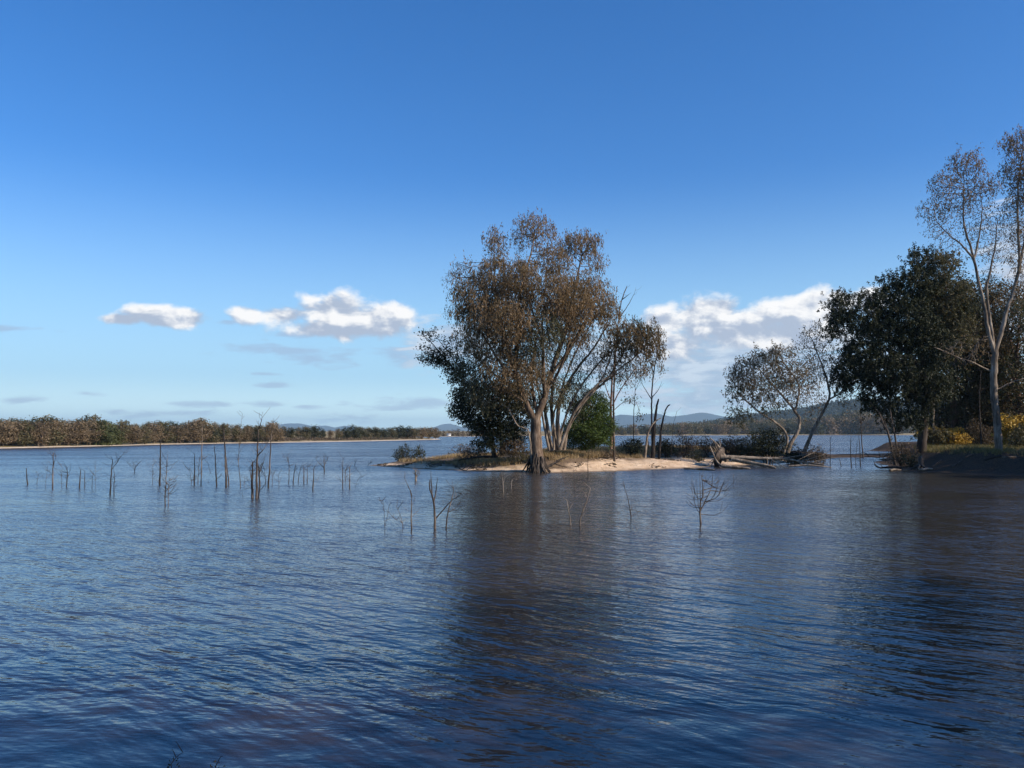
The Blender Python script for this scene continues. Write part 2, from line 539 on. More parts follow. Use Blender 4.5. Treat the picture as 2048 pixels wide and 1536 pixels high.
# facets that lean away from the eye past grazing are hidden behind their crests; what shows there is the facing side
vx, vy, vz = g.sep(geo.outputs['Incoming'])
nh = g.comb(sx, sy, 0.0)
vh = g.v('NORMALIZE', g.comb(vx, vy, 0.0))
along = g.v('DOT_PRODUCT', nh, vh)
dotv = g.m('ADD', g.v('DOT_PRODUCT', nh, g.comb(vx, vy, 0.0)), vz)
hid = g.m('LESS_THAN', dotv, g.m('MULTIPLY', vz, 0.35))
nh2 = g.v('SUBTRACT', nh, g.v('SCALE', vh, s=g.m('MULTIPLY', g.m('MULTIPLY', along, 2.0), hid)))
nrm = g.v('NORMALIZE', g.v('ADD', nh2, (0, 0, 1)))
x_, y_, z_ = g.sep(p)
body_noise = g.noise(g.v('MULTIPLY', p, (0.16, 0.5, 0)), 1.0, 4.0, 0.55, '2D')
near_patch = g.m('MULTIPLY', g.smooth(y_, 15.0, 9.0), g.smooth(body_noise, 0.42, 0.66))  # mask for slightly redder patches of body colour in the near water
body = g.mix(near_patch, (0.033, 0.030, 0.028), (0.046, 0.036, 0.032))
d = g.n('ShaderNodeBsdfPrincipled')
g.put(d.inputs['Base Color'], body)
d.inputs['Roughness'].default_value = 0.06
d.inputs['IOR'].default_value = 1.46
d.inputs['Specular Tint'].default_value = (0.60, 0.93, 1.0, 1)
g.put(d.inputs['Normal'], nrm)
out(m, g, d.outputs[0])
M['water'] = m

# haze
m, g = new_mat('air')
pv = g.n('ShaderNodeVolumePrincipled')
pv.inputs['Color'].default_value = (0.55, 0.80, 1.0, 1)
pv.inputs['Density'].default_value = 7.0e-5
pv.inputs['Anisotropy'].default_value = 0.1
out(m, g, pv.outputs[0], vol=True)
M['haze'] = m


# ------------------------------------------------------------------ water, ground, hills
def grid(x0, x1, y0, y1, step, fz, sy=None):
    xs = np.arange(x0, x1 + step * 0.5, step); ys = np.arange(y0, y1 + 0.5 * (sy or step), sy or step)
    X, Y = np.meshgrid(xs, ys)
    Z = fz(X, Y)
    nx, ny = len(xs), len(ys)
    idx = np.arange(nx * ny).reshape(ny, nx)
    f = np.stack([idx[:-1, :-1].ravel(), idx[:-1, 1:].ravel(), idx[1:, 1:].ravel(), idx[1:, :-1].ravel()], 1)
    return np.stack([X.ravel(), Y.ravel(), Z.ravel()], 1), f


island = [W(732, 931.0), W(800, 935.5), W(860, 939), W(930, 942), W(1000, 944), W(1075, 945.5), W(1180, 943.5), W(1260, 940.5),
          W(1340, 938), W(1400, 935.5), W(1475, 931), W(1560, 927), W(1620, 922), W(1662, 917), W(1700, 912.5), W(1600, 910.5), W(1450, 911), W(1300, 911.5),
          W(1150, 913), W(1040, 916), W(960, 920), W(880, 924), W(800, 927.5)]
spit = [W(1560, 914), W(1680, 915.2), W(1800, 914.5), W(1900, 914), W(1900, 909), W(1780, 908.8), W(1660, 909.8), W(1560, 911)]
bankp = [W(1752, 926), W(1775, 933), W(1815, 940), W(1870, 945), W(1950, 948), W(2048, 949), W(2160, 951), (56, 52), (70, 36), (95, 26),
         (160, 30), (160, 200), (60, 200), (62, 150), W(1850, 905), W(1790, 911), W(1762, 917)]


def ground_z(X, Y):
    X = np.asarray(X, float); Y = np.asarray(Y, float)
    wob = 0.6 * fbm(X * 0.35, Y * 0.35, 3, 5)
    d1 = poly_sd(X, Y, island) + wob
    d2 = poly_sd(X, Y, spit) + wob * 0.4
    d3 = poly_sd(X, Y, bankp) + wob * 1.2
    z1 = np.where(d1 > 0, 1.25 * sstep(d1, -4.0, 17.0) * np.clip(d1 / 2.5, 0, 1) + 0.045 * np.minimum(d1, 3), 0.12 * d1)
    z2 = np.where(d2 > 0, 0.10 * np.clip(d2, 0, 2.0), 0.12 * d2)
    z3 = np.where(d3 > 0, 0.10 * np.minimum(d3, 2.2) + 1.35 * sstep(d3, 0.8, 5.0) + 0.2 * sstep(d3, 5, 40), 0.14 * d3)
    z = np.maximum(np.maximum(z1, z2), z3)
    z = z + np.where(z > 0.1, 0.07 * fbm(X * 0.8, Y * 0.8, 4, 9) + 0.12 * fbm(X * 0.22, Y * 0.22, 2, 19), 0)
    # low mound under the main clump of trees
    z = z + 0.45 * np.exp(-(((X - 4.5) / 4.0) ** 2 + ((Y - 76) / 4.5) ** 2))
    return np.maximum(z, -1.4)


def gz(x, y):
    return float(ground_z(np.array([x]), np.array([y]))[0])


v, f = grid(-24, 100, 24, 150, 0.5, ground_z)
keep = ground_z(v[:, 0], v[:, 1])[f].max(1) > -1.3
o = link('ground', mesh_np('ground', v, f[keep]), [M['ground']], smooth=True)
tag(o, 'sandy spit and low earth bank under the trees on the right', 'ground', kind='structure')

v = [(-21000, 6.5, 0), (21000, 6.5, 0), (21000, 21000, 0), (-21000, 21000, 0), (-21000, -21000, 0), (21000, -21000, 0)]
me = mesh_np('water', [(-21000, -300, 0), (21000, -300, 0), (21000, 19500, 0), (-21000, 19500, 0)], [(0, 1, 2, 3)])
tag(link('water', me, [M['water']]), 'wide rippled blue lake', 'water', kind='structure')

# near bank, under the camera
def near_z(X, Y):
    return np.clip(1.55 - 0.5 * (Y - 1.0 - 8.0 * sstep(X, 9.5, 15)) + 0.25 * fbm(X * 0.5, Y * 0.5, 3, 77) - 0.12 * np.maximum(0, -X - 14), -1.2, 1.65)


v, f = grid(-30, 44, -14, 18.0, 0.5, near_z)
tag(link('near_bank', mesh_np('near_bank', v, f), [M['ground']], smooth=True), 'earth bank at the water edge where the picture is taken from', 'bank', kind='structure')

left_poly = [(-520, 60), (-200, 130), W(-200, 901), W(0, 897), W(100, 895), W(200, 892.5), W(300, 889.8), W(430, 887.2), W(560, 885.3), W(700, 883.2),
             W(800, 881.2), W(875, 879.4), W(884, 878.6), (-36, 430), (-70, 600), (-500, 900), (-900, 900), (-900, 60)]


def left_z(X, Y):
    d = poly_sd(X, Y, left_poly) + 1.5 * fbm(X * 0.05, Y * 0.05, 3, 41)
    z = np.where(d > 0, 0.05 * np.minimum(d, 8) + 1.2 * sstep(d, 4, 40) + 3.2 * sstep(d, 30, 260), 0.12 * d)
    return np.maximum(z + np.where(z > 0.4, 0.15 * fbm(X * 0.1, Y * 0.1, 3, 43), 0), -1.4)


def lz(x, y):
    return float(left_z(np.array([x]), np.array([y]))[0])


v, f = grid(-560, -10, 90, 700, 3.0, left_z)
kz = v[:, 2][f].max(1) > -1.3
tag(link('far_shore', mesh_np('far_shore', v, f[kz]), [M['pasture']], smooth=True), 'low shore with a pale sandy edge and dry pasture across the water', 'shore', kind='structure')

back_line = [W(-6000, 872.0), W(700, 872.4), W(905, 873.3), W(1000, 872.6), W(1250, 871.0), W(1500, 870.4), W(1700, 870.0), W(1900, 870.4), W(2400, 871), W(8000, 871)]


def back_z(X, Y):
    bx = np.array([q.x for q in back_line]); by = np.array([q.y for q in back_line])
    d = Y - np.interp(X, bx, by)
    d = d + 14 * fbm(X * 0.01, Y * 0.0, 3, 61)
    return np.where(d > 0, 0.03 * np.minimum(d, 40) + 4.0 * sstep(d, 30, 600), 0.02 * np.maximum(d, -60))


xs = np.concatenate([np.linspace(-20000, -1600, 20), np.linspace(-1500, 2500, 260), np.linspace(2600, 20000, 20)])
bx = np.array([q.x for q in back_line]); by = np.array([q.y for q in back_line])
ds = np.concatenate([np.array([-70, -35, -15, 0, 8, 20, 40, 80, 150, 300, 600, 1200, 2500, 5000, 9000]), [18000]])
X, D = np.meshgrid(xs, ds)
Yb = np.minimum(np.interp(X, bx, by) + D, 19000)
Z = back_z(X, Yb)
nx, ny = len(xs), len(ds)
idx = np.arange(nx * ny).reshape(ny, nx)
f = np.stack([idx[:-1, :-1].ravel(), idx[:-1, 1:].ravel(), idx[1:, 1:].ravel(), idx[1:, :-1].ravel()], 1)
tag(link('distant_shore', mesh_np('distant_shore', np.stack([X.ravel(), Yb.ravel(), Z.ravel()], 1), f), [M['pasture']], smooth=True),
    'distant low shore behind the island', 'shore', kind='structure')


def ridge(name, label, prof, D, depth, seed, rough, nx=240, ny=26, mat='wooded', bumps=0.10):
    xs = np.array([P(px, 860, D).x for px, _ in prof]); hs = np.array([P(px, py, D).z for px, py in prof])
    X = np.linspace(xs[0], xs[-1], nx); Yd = np.linspace(-1, 1, ny)
    XX, YY = np.meshgrid(X, Yd)
    H = np.interp(XX, xs, hs)
    n = fbm(XX / rough, YY * depth / rough, 5, seed)
    n2 = fbm(XX / rough * 0.5 + 50, YY * depth / rough * 0.5, 4, seed + 3)
    Zr = np.clip(H * (1 - np.abs(YY) ** 1.4) * (1 + 0.25 * n2 * np.abs(YY) * 2) + H * bumps * n * (1.0 - 0.4 * np.abs(YY)), 0, None)
    Zr = Zr - 1.0
    idx = np.arange(nx * ny).reshape(ny, nx)
    f = np.stack([idx[:-1, :-1].ravel(), idx[:-1, 1:].ravel(), idx[1:, 1:].ravel(), idx[1:, :-1].ravel()], 1)
    vv = np.stack([XX.ravel(), (D + YY * depth).ravel(), Zr.ravel()], 1)
    o = link(name, mesh_np(name, vv, f), [M[mat]], smooth=True)
    tag(o, label, 'hills', kind='structure')
    return vv.reshape(ny, nx, 3)


ridge('mountains', 'faint blue mountains on the horizon left of the island',
      [(-400, 864), (0, 860), (200, 858), (480, 858), (545, 853), (575, 847), (600, 847), (625, 853), (650, 850), (668, 858), (690, 851), (712, 853), (740, 858), (800, 860),
       (860, 858), (885, 849), (900, 847), (925, 854), (945, 852), (985, 858), (1040, 856), (1100, 852), (1180, 848)], 15500, 2000, 3, 700)
ridge('mountains', 'pale blue mountain range behind the gap between the trees',
      [(1000, 864), (1120, 852), (1180, 842), (1240, 829), (1275, 832), (1310, 828), (1340, 833), (1370, 829), (1400, 824), (1425, 829), (1460, 836), (1560, 832), (1700, 842), (1900, 845), (2300, 860)], 13000, 1800, 8, 700)
hillv = ridge('hills', 'dark blue wooded hill rising to the right behind the pale gum',
              [(1120, 866), (1300, 862), (1380, 852), (1440, 843), (1490, 833), (1560, 826), (1620, 818), (1680, 806), (1740, 800), (1800, 806), (1900, 800), (2050, 812), (2300, 830), (2700, 862)],
              2700, 620, 5, 160, 260, 30, bumps=0.05)


# ------------------------------------------------------------------ tree building
class Skel:
    """a branching skeleton: node positions, parents and given radii"""
    def __init__(self):
        self.p = []; self.par = []; self.r = []; self.w = []

    def add(self, pos, par, r=0.0, w=1.0):
        self.p.append(tuple(pos)); self.par.append(par); self.r.append(r); self.w.append(w)
        return len(self.p) - 1

    def nearest(self, q):
        a = np.asarray(self.p)
        return int(np.argmin(((a - np.asarray(q)) ** 2).sum(1)))

    def limb(self, pts, r0, r1, step=0.5, attach=None, wob=0.06, rng=None):
        """polyline of world points, radius r0 at its start and r1 at its end"""
        rng = rng or RNG
        pts = [np.asarray(q, float) for q in pts]
        if len(pts) > 2:      # round the corners once
            q = [pts[0]]
            for a, b in zip(pts[:-1], pts[1:]):
                q += [a * 0.75 + b * 0.25, a * 0.25 + b * 0.75]
            q.append(pts[-1])
            pts = q
        L = sum(np.linalg.norm(b - a) for a, b in zip(pts[:-1], pts[1:])) + 1e-6
        prev = attach if attach is not None else self.add(pts[0], -1, r0)
        done = 0.0
        d3 = np.zeros(3)
        for a, b in zip(pts[:-1], pts[1:]):
            l = np.linalg.norm(b - a)
            n = max(1, int(round(l / step)))
            for k in range(1, n + 1):
                t = (done + l * k / n) / L
                d3 = d3 * 0.7 + rng.normal(0, wob * step, 3)
                prev = self.add(a + (b - a) * (k / n) + d3 * min(1, t * 3), prev, r0 + (r1 - r0) * t ** 0.9)
            done += l
        return prev

    def grow(self, pts, step, kill, infl, iters=90, up=0.05, rng=None, start_minr=9.0):
        """space colonisation: reach for the attraction points"""
        rng = rng or RNG
        A = np.asarray(pts, float)
        if not len(A):
            return
        n0 = np.asarray(self.p)
        best = np.full(len(A), 1e9); bi = np.zeros(len(A), int)
        for s in range(0, len(n0), 400):
            d = ((A[:, None, :] - n0[None, s:s + 400, :]) ** 2).sum(2)
            j = d.argmin(1); dv = d[np.arange(len(A)), j]
            m = dv < best
            best[m] = dv[m]; bi[m] = j[m] + s
        alive = np.ones(len(A), bool)
        nch = {}
        P_ = list(self.p)
        for it in range(iters):
            act = alive & (best < infl ** 2)
            if not act.any():
                if not alive.any():
                    break
                infl *= 1.4
                if infl > 40: break
                continue
            ids = bi[act]
            arr = np.asarray(self.p)
            dirs = A[act] - arr[ids]
            dirs /= np.linalg.norm(dirs, axis=1)[:, None] + 1e-9
            u, inv = np.unique(ids, return_inverse=True)
            full = np.array([nch.get(int(q), 0) >= 2 for q in u])
            if full.any():
                alive[np.nonzero(act)[0][full[inv]]] = False
                best[~alive] = 1e9
                sel = ~full[inv]
                if not sel.any(): continue
                dirs = dirs[sel]; ids = ids[sel]
                u, inv = np.unique(ids, return_inverse=True)
            acc = np.zeros((len(u), 3))
            np.add.at(acc, inv, dirs)
            acc /= np.linalg.norm(acc, axis=1)[:, None] + 1e-9
            acc += rng.normal(0, 0.13, acc.shape); acc[:, 2] += up
            acc /= np.linalg.norm(acc, axis=1)[:, None] + 1e-9
            new = arr[u] + acc * step
            base = len(self.p)
            for k in range(len(u)):
                self.add(new[k], int(u[k]), 0.0); nch[int(u[k])] = nch.get(int(u[k]), 0) + 1
            d = ((A[:, None, :] - new[None]) ** 2).sum(2)
            j = d.argmin(1); dv = d[np.arange(len(A)), j]
            m = dv < best
            best[m] = dv[m]; bi[m] = j[m] + base
            alive &= best > kill ** 2
            best[~alive] = 1e9

    def radii(self, tip=0.011, e=2.3, cap=None):
        n = len(self.p)
        cnt = np.zeros(n)
        par = np.asarray(self.par)
        kids = np.zeros(n, int)
        np.add.at(kids, par[par >= 0], 1)
        cnt[kids == 0] = 1
        for i in range(n - 1, -1, -1):
            if par[i] >= 0:
                cnt[par[i]] += cnt[i]
        r = tip * cnt ** (1 / e)
        lim = np.asarray(self.r)
        r = np.where(lim > 0, np.maximum(lim, np.minimum(r, lim * 1.25)), r)
        for i in range(n):            # a child is never thicker than its parent
            if par[i] >= 0: r[i] = min(r[i], r[par[i]])
        par_ = None
        return r, cnt, kids

    def tubes(self, r, sides_of=lambda q: 8 if q > 0.12 else (5 if q > 0.035 else 3), minr=0.0, knob=0.0):
        n = len(self.p)
        par = self.par
        p = np.asarray(self.p, float)
        ch = [[] for _ in range(n)]
        for i in range(n):
            if par[i] >= 0: ch[par[i]].append(i)
        V = []; F = []
        starts = [(i, None) for i in range(n) if par[i] < 0]
        rng = np.random.default_rng(5)
        while starts:
            s, prev = starts.pop()
            chain = [s] if prev is None else [prev, s]
            cur = s
            while ch[cur]:
                ks = sorted(ch[cur], key=lambda q: -r[q])
                for q in ks[1:]:
                    if r[q] >= minr: starts.append((q, cur))
                if r[ks[0]] < minr: break
                cur = ks[0]; chain.append(cur)
            if len(chain) < 2: continue
            rmax = r[chain[1]] if prev is not None else r[chain[0]]
            k = sides_of(rmax)
            base = len(V)
            for ci, q in enumerate(chain):
                a = p[chain[max(0, ci - 1)]]; b = p[chain[min(len(chain) - 1, ci + 1)]]
                t = b - a; t /= np.linalg.norm(t) + 1e-9
                ref = np.array([1.0, 0, 0]) if abs(t[0]) < 0.8 else np.array([0, 1.0, 0])
                u = np.cross(t, ref); u /= np.linalg.norm(u); w = np.cross(t, u)
                rr = r[q] if not (prev is not None and ci == 0) else min(r[q], rmax * 1.15)
                if ci == len(chain) - 1: rr *= 0.6
                for s_ in range(k):
                    an = 2 * math.pi * s_ / k
                    kk = rr * (1 + (knob * rng.uniform(-1, 1) if rr > 0.08 else 0))
                    V.append(p[q] + (u * math.cos(an) + w * math.sin(an)) * kk)
            for ci in range(len(chain) - 1):
                for s_ in range(k):
                    a = base + ci * k + s_; b = base + ci * k + (s_ + 1) % k
                    F.append((a, b, b + k, a + k))
        return np.array(V), np.array(F)


def leaves(pos, n_each, L, Wd, spread, droop, rng, jit=0.35, hang=0.0):
    """thin leaf blades round the given positions; returns verts, faces"""
    pos = np.repeat(np.asarray(pos, float), n_each, axis=0)
    N = len(pos)
    if hang > 0:        # leaves strung along short hanging twigs, three to a branch end
        n0_ = N // n_each
        st_ = rng.normal(0, spread * 1.25, (n0_, 3, 3))
        k_ = np.tile(np.arange(n_each) % 3, n0_)
        c = pos + st_[np.repeat(np.arange(n0_), n_each), k_] + rng.normal(0, spread * .22, (N, 3))
        c[:, 2] -= rng.uniform(0, 1, N) ** 1.3 * hang
    else:
        c = pos + rng.normal(0, spread, (N, 3)) * np.array([1, 1, 0.8])
    d = rng.normal(0, 1, (N, 3)); d /= np.linalg.norm(d, axis=1)[:, None]
    d = d * (1 - droop); d[:, 2] -= droop
    d /= np.linalg.norm(d, axis=1)[:, None] + 1e-9
    r = rng.normal(0, 1, (N, 3))
    w = np.cross(d, r); w /= np.linalg.norm(w, axis=1)[:, None] + 1e-9
    l = (L * rng.uniform(1 - jit, 1 + jit, N))[:, None]; h = (Wd * rng.uniform(1 - jit, 1 + jit, N))[:, None] * 0.5
    v = np.stack([c, c + d * l * 0.45 + w * h, c + d * l, c + d * l * 0.45 - w * h], 1).reshape(-1, 3)
    f = np.arange(N * 4).reshape(-1, 4)
    return v, f


def blob_centre(b):
    return (b[0], 1.0) if isinstance(b[0], Vector) else (P(b[0], b[1], b[2]), b[2] / F_PX)


def blob_pts(blobs, dens, rng, shell=0.35):
    """attraction points inside ellipsoids; blob = (px, py, Y, rx_px, ry_px, depth_factor, density, leaf factor, mat)"""
    out_ = []
    for b in blobs:
        c, k = blob_centre(b)
        rx, rz = b[3] * k, b[4] * k
        ry = 0.5 * (rx + rz) * b[5]
        n = max(6, int(dens * b[6] * 4.19 * rx * ry * rz))
        q = rng.normal(0, 1, (n, 3)); q /= np.linalg.norm(q, axis=1)[:, None]
        q *= rng.uniform(shell, 1, (n, 1)) ** 0.6 * (1 + np.clip(rng.normal(0, .11, (n, 1)), -.4, .3))
        q *= (1 + .22 * np.sin(q[:, :1] * 5 + c[0] * 9) * np.sin(q[:, 2:] * 6 + c[2] * 7))
        out_.append(np.array(c) + q * np.array([rx, ry, rz]))
    return np.concatenate(out_)


def norm_blob_dist(nodes, blobs):
    best = np.full(len(nodes), 1e9); bi = np.zeros(len(nodes), int)
    for i, b in enumerate(blobs):
        c, k = blob_centre(b); c = np.array(c)
        rx, rz = b[3] * k, b[4] * k
        ry = 0.5 * (rx + rz) * b[5]
        d = (((nodes - c) / np.array([rx, ry, rz])) ** 2).sum(1)
        m = d < best; best[m] = d[m]; bi[m] = i
    return best, bi


def build_tree(name, label, cat, limbs, blobs, bark='bark', mats=('leaf_brown',), seed=1, step=0.42, kill=0.5, infl=3.0, dens=1.0,
               leaf_n=10, leaf_L=0.17, leaf_W=0.055, spread=0.20, droop=0.55, tips=3, tip_r=0.011, group=None, base=None, iters=90, minr=0.0, knob=0.10,
               up=0.05, hang=0.0):
    """limbs: (points [(px,py,Y)], r0, r1, attach?)   blobs: see blob_pts"""
    rng = np.random.default_rng(seed)
    dens *= FINE[0]; kill *= FINE[1]; step *= FINE[2]
    sk = Skel()
    for pts, r0, r1, att in limbs:
        q = [P(*a) if not isinstance(a, Vector) else a for a in pts]
        sk.limb(q, r0, r1, step, sk.nearest(q[0]) if att else None, rng=rng)
    A = blob_pts(blobs, dens, rng)
    sk.grow(A, step, kill, infl, iters, up, rng)
    r, cnt, kids = sk.radii(tip_r)
    root = base or Vector(sk.p[0])
    if base is None and limbs:
        root = Vector((sk.p[0][0], sk.p[0][1], gz(sk.p[0][0], sk.p[0][1])))
    e = empty(name, root)
    tag(e, label, cat, group)
    off = np.array(root)
    V, F = sk.tubes(r, minr=minr, knob=knob)
    link('trunk', mesh_np('trunk', V - off, F), [M[bark]], e, smooth=True)
    nodes = np.asarray(sk.p)
    m = (cnt <= tips) & (np.asarray(sk.r) == 0)
    ln = nodes[m]
    nd, bi = norm_blob_dist(ln, blobs)
    vs, fs, mi = [], [], []
    o = 0
    for i, b in enumerate(blobs):
        sel = ln[(bi == i) & (nd < 1.9)]
        k = int(round(leaf_n * b[7]))
        if not len(sel) or k < 1: continue
        keep = rng.random(len(sel)) < 0.86
        v, f = leaves(sel[keep], k, leaf_L, leaf_W, spread, droop, rng, hang=hang)
        vs.append(v); fs.append(f + o); o += len(v); mi.append(np.full(len(f), b[8]))
    if vs:
        link('crown', mesh_np('crown', np.concatenate(vs) - off, np.concatenate(fs), np.concatenate(mi)), [M[q] for q in mats], e)
    return e, len(nodes), (o // 2)


STAT = []
FINE = (20.0, 0.50, 0.68)
# --- the big rusty gum in the middle -------------------------------------------------
Y0 = 69.0
# blob = (px, py, Y, rx, ry, depth, density, leaves, material)
bl = [(1068, 456, 70, 44, 30, 1.1, 0.9, .8, 0), (1040, 478, 71, 22, 22, 1, .6, .6, 0), (990, 474, 69, 26, 24, 1, 1.0, 1, 0), (985, 510, 69, 20, 26, 1, .7, .5, 0), (1158, 486, 71, 44, 26, 1.1, 1.1, 1.1, 0), (1192, 520, 71, 22, 30, 1, .8, .8, 0),
      (1105, 520, 69, 38, 36, 1.2, .9, 1, 0), (1000, 545, 67, 46, 36, 1.2, 1, 1.1, 0), (1046, 560, 66, 38, 44, 1.2, 1, 1.2, 0), (940, 545, 69, 42, 28, 1, .7, .55, 0), (905, 560, 69, 24, 26, 1, .45, .25, 0), (960, 600, 67, 52, 46, 1.2, 1, 1.1, 0),
      (1110, 590, 66, 50, 44, 1.2, 1, 1.1, 0), (1165, 580, 69, 44, 38, 1.2, .9, .9, 0), (1195, 612, 68, 42, 30, 1.1, 1.1, 1.3, 0), (915, 620, 70, 24, 36, 1, .5, .35, 0), (1020, 640, 65.5, 60, 44, 1.2, .9, 1.0, 0), (1085, 655, 66, 44, 44, 1.1, .8, .8, 1),
      (975, 670, 67, 50, 46, 1.1, .9, 1.1, 0), (940, 720, 68.5, 36, 44, 1, .8, .9, 1), (1000, 735, 67, 46, 40, 1.1, .8, 1, 0), (1060, 720, 68, 40, 40, 1.1, .6, .6, 1), (1150, 650, 70, 40, 40, 1, .6, .5, 0), (1120, 700, 70, 36, 36, 1, .5, .5, 1),
      (965, 775, 68, 40, 40, 1, .8, 1, 1), (1020, 790, 69.5, 36, 34, 1, .7, .9, 1), (960, 640, 67, 44, 40, 1, .9, 1.1, 0), (1010, 600, 69, 60, 50, 1, .7, 1, 0), (1150, 610, 67, 50, 50, 1, .8, 1, 0), (1045, 740, 66.5, 50, 40, 1, .6, .8, 0), (1110, 780, 70, 40, 34, 1, .5, .7, 1), (1125, 640, 72, 50, 60, 1, .6, .7, 0), (1070, 770, 73, 40, 50, 1, .6, .7, 1), (1040, 690, 72, 50, 50, 1, .6, .8, 0)]
limbs = [
    ([Vector((2.05, 68.2, -0.2)), P(1074, 905, 68.4), P(1070, 860, 68.4), P(1073, 836, 68.4)], 0.62, 0.36, False),
    ([P(1071, 842, 68.4), P(1053, 810, 68), P(1040, 772, 67.7), P(1030, 735, 67.4), P(1015, 690, 67.2), P(995, 640, 67), P(975, 600, 67), P(958, 560, 68)], .20, .04, True),
    ([P(1037, 765, 67.7), P(1010, 738, 67), P(988, 705, 66.5), P(968, 670, 66.5)], .13, .04, True),
    ([P(1032, 740, 67.5), P(1034, 690, 67.5), P(1036, 640, 67.2), P(1040, 590, 67), P(1052, 540, 68), P(1064, 500, 69), P(1068, 462, 70)], .17, .03, True),
    ([P(1020, 700, 67.3), P(1000, 640, 68), P(990, 570, 69), P(988, 500, 69)], .10, .025, True),
    ([P(1073, 836, 68.4), P(1088, 800, 68.6), P(1098, 765, 69), P(1108, 725, 69.5), P(1125, 680, 70), P(1142, 620, 70), P(1155, 560, 70.5), P(1165, 505, 71)], .23, .035, True),
    ([P(1090, 795, 68.6), P(1086, 745, 67.6), P(1088, 690, 66.6), P(1083, 640, 66), P(1100, 590, 66)], .14, .035, True),
    ([P(1102, 750, 69.2), P(1130, 710, 68.8), P(1160, 660, 68.4), P(1188, 615, 68)], .14, .035, True),
    ([P(1088, 690, 66.6), P(1070, 640, 66.5), P(1058, 600, 66.3), P(1046, 560, 66)], .10, .03, True),
    ([P(1075, 830, 68.4), P(1066, 790, 69), P(1062, 740, 69.5), P(1070, 690, 70), P(1082, 640, 70)], .12, .03, True),
    ([P(1095, 775, 69), P(1118, 745, 68), P(1135, 700, 67.4), P(1140, 660, 67), P(1136, 610, 66.5)], .11, .03, True),
    ([P(1050, 805, 68), P(1030, 790, 67), P(1000, 780, 66.8), P(970, 770, 67)], .09, .025, True),
    ([P(1042, 780, 67.8), P(1010, 765, 67.6), P(985, 745, 67.6), P(960, 720, 68)], .11, .03, True),
]
STAT.append(build_tree('gum_tree', 'biggest gum on the sandy spit, rusty brown crown, thick trunk at the waterline', 'tree', limbs, bl,
                       'bark', ('leaf_brown', 'leaf_olive'), seed=21, dens=.95, kill=.52, step=.42, infl=3.2, leaf_n=23, leaf_L=.19, leaf_W=.058, tip_r=.014, spread=.22, droop=.65, hang=.48)[1:])

# --- the many-stemmed gum just right of it -------------------------------------------
bl = [(1262, 668, 70, 48, 30, 1.1, 1.1, 1.2, 0), (1296, 682, 70, 32, 38, 1.0, 1.0, 1.1, 0), (1290, 650, 70, 28, 16, 1, .7, .6, 1), (1232, 700, 71, 40, 26, 1, .7, .6, 0), (1225, 740, 71, 40, 22, 1, .6, .55, 0), (1275, 735, 70, 34, 20, 1, .6, .55, 0),
      (1195, 690, 72, 34, 36, 1, .5, .4, 0), (1225, 640, 71, 36, 24, 1, .5, .4, 0), (1165, 730, 72, 30, 34, 1, .4, .35, 1), (1150, 790, 74, 34, 40, 1, .5, .6, 1), (1318, 715, 70, 9, 22, 1, .7, .7, 0), (1205, 590, 72, 32, 34, 1, .4, .4, 0)]
limbs = [
    ([P(1112, 902, 72.5), P(1106, 850, 72.5), P(1100, 800, 72.5), P(1112, 750, 72), P(1140, 700, 72), P(1175, 640, 72)], .19, .05, False),
    ([P(1120, 900, 72.2), P(1114, 850, 72), P(1118, 800, 72), P(1150, 740, 71.8), P(1185, 700, 71.6), P(1215, 650, 71)], .22, .05, False),
    ([P(1103, 903, 73), P(1094, 850, 73.4), P(1088, 800, 74), P(1100, 740, 74), P(1120, 690, 73)], .20, .04, False),
    ([P(1121, 895, 71), P(1134, 855, 70.8), P(1153, 815, 70.5), P(1185, 775, 70.2), P(1230, 745, 70), P(1270, 715, 70), P(1292, 690, 70)], .14, .04, False),
    ([P(1150, 822, 70.6), P(1180, 790, 70.8), P(1215, 760, 71), P(1230, 735, 71), P(1255, 690, 70.5)], .12, .04, True),
    ([P(1108, 900, 72), P(1104, 840, 72), P(1122, 780, 72), P(1150, 705, 71.5), P(1182, 650, 71.5), P(1200, 600, 71.5)], .10, .03, False),
    ([P(1116, 898, 72.6), P(1127, 842, 72.4), P(1152, 785, 72), P(1198, 725, 71.5), P(1238, 685, 71)], .12, .035, False),
    ([P(1099, 902, 72), P(1088, 852, 71.6), P(1079, 800, 71), P(1072, 745, 71)], .13, .04, False),
    ([P(1124, 895, 71.5), P(1140, 850, 71.3), P(1168, 805, 71), P(1205, 760, 70.6), P(1222, 710, 70.4), P(1240, 660, 70)], .10, .03, False),
    ([P(1128, 900, 73.5), P(1136, 850, 73.5), P(1160, 800, 73), P(1200, 770, 72), P(1240, 745, 71)], .15, .04, False),
]
STAT.append(build_tree('gum_tree', 'many-stemmed pale gum whose brown crown leans out right of the biggest gum', 'tree', limbs, bl,
                       'bark_pale', ('leaf_brown', 'leaf_olive'), seed=22, dens=1.0, kill=.52, step=.42, infl=3.4, leaf_n=28, leaf_L=.19, leaf_W=.06, tip_r=.014, spread=.22, droop=.65, hang=.48)[1:])

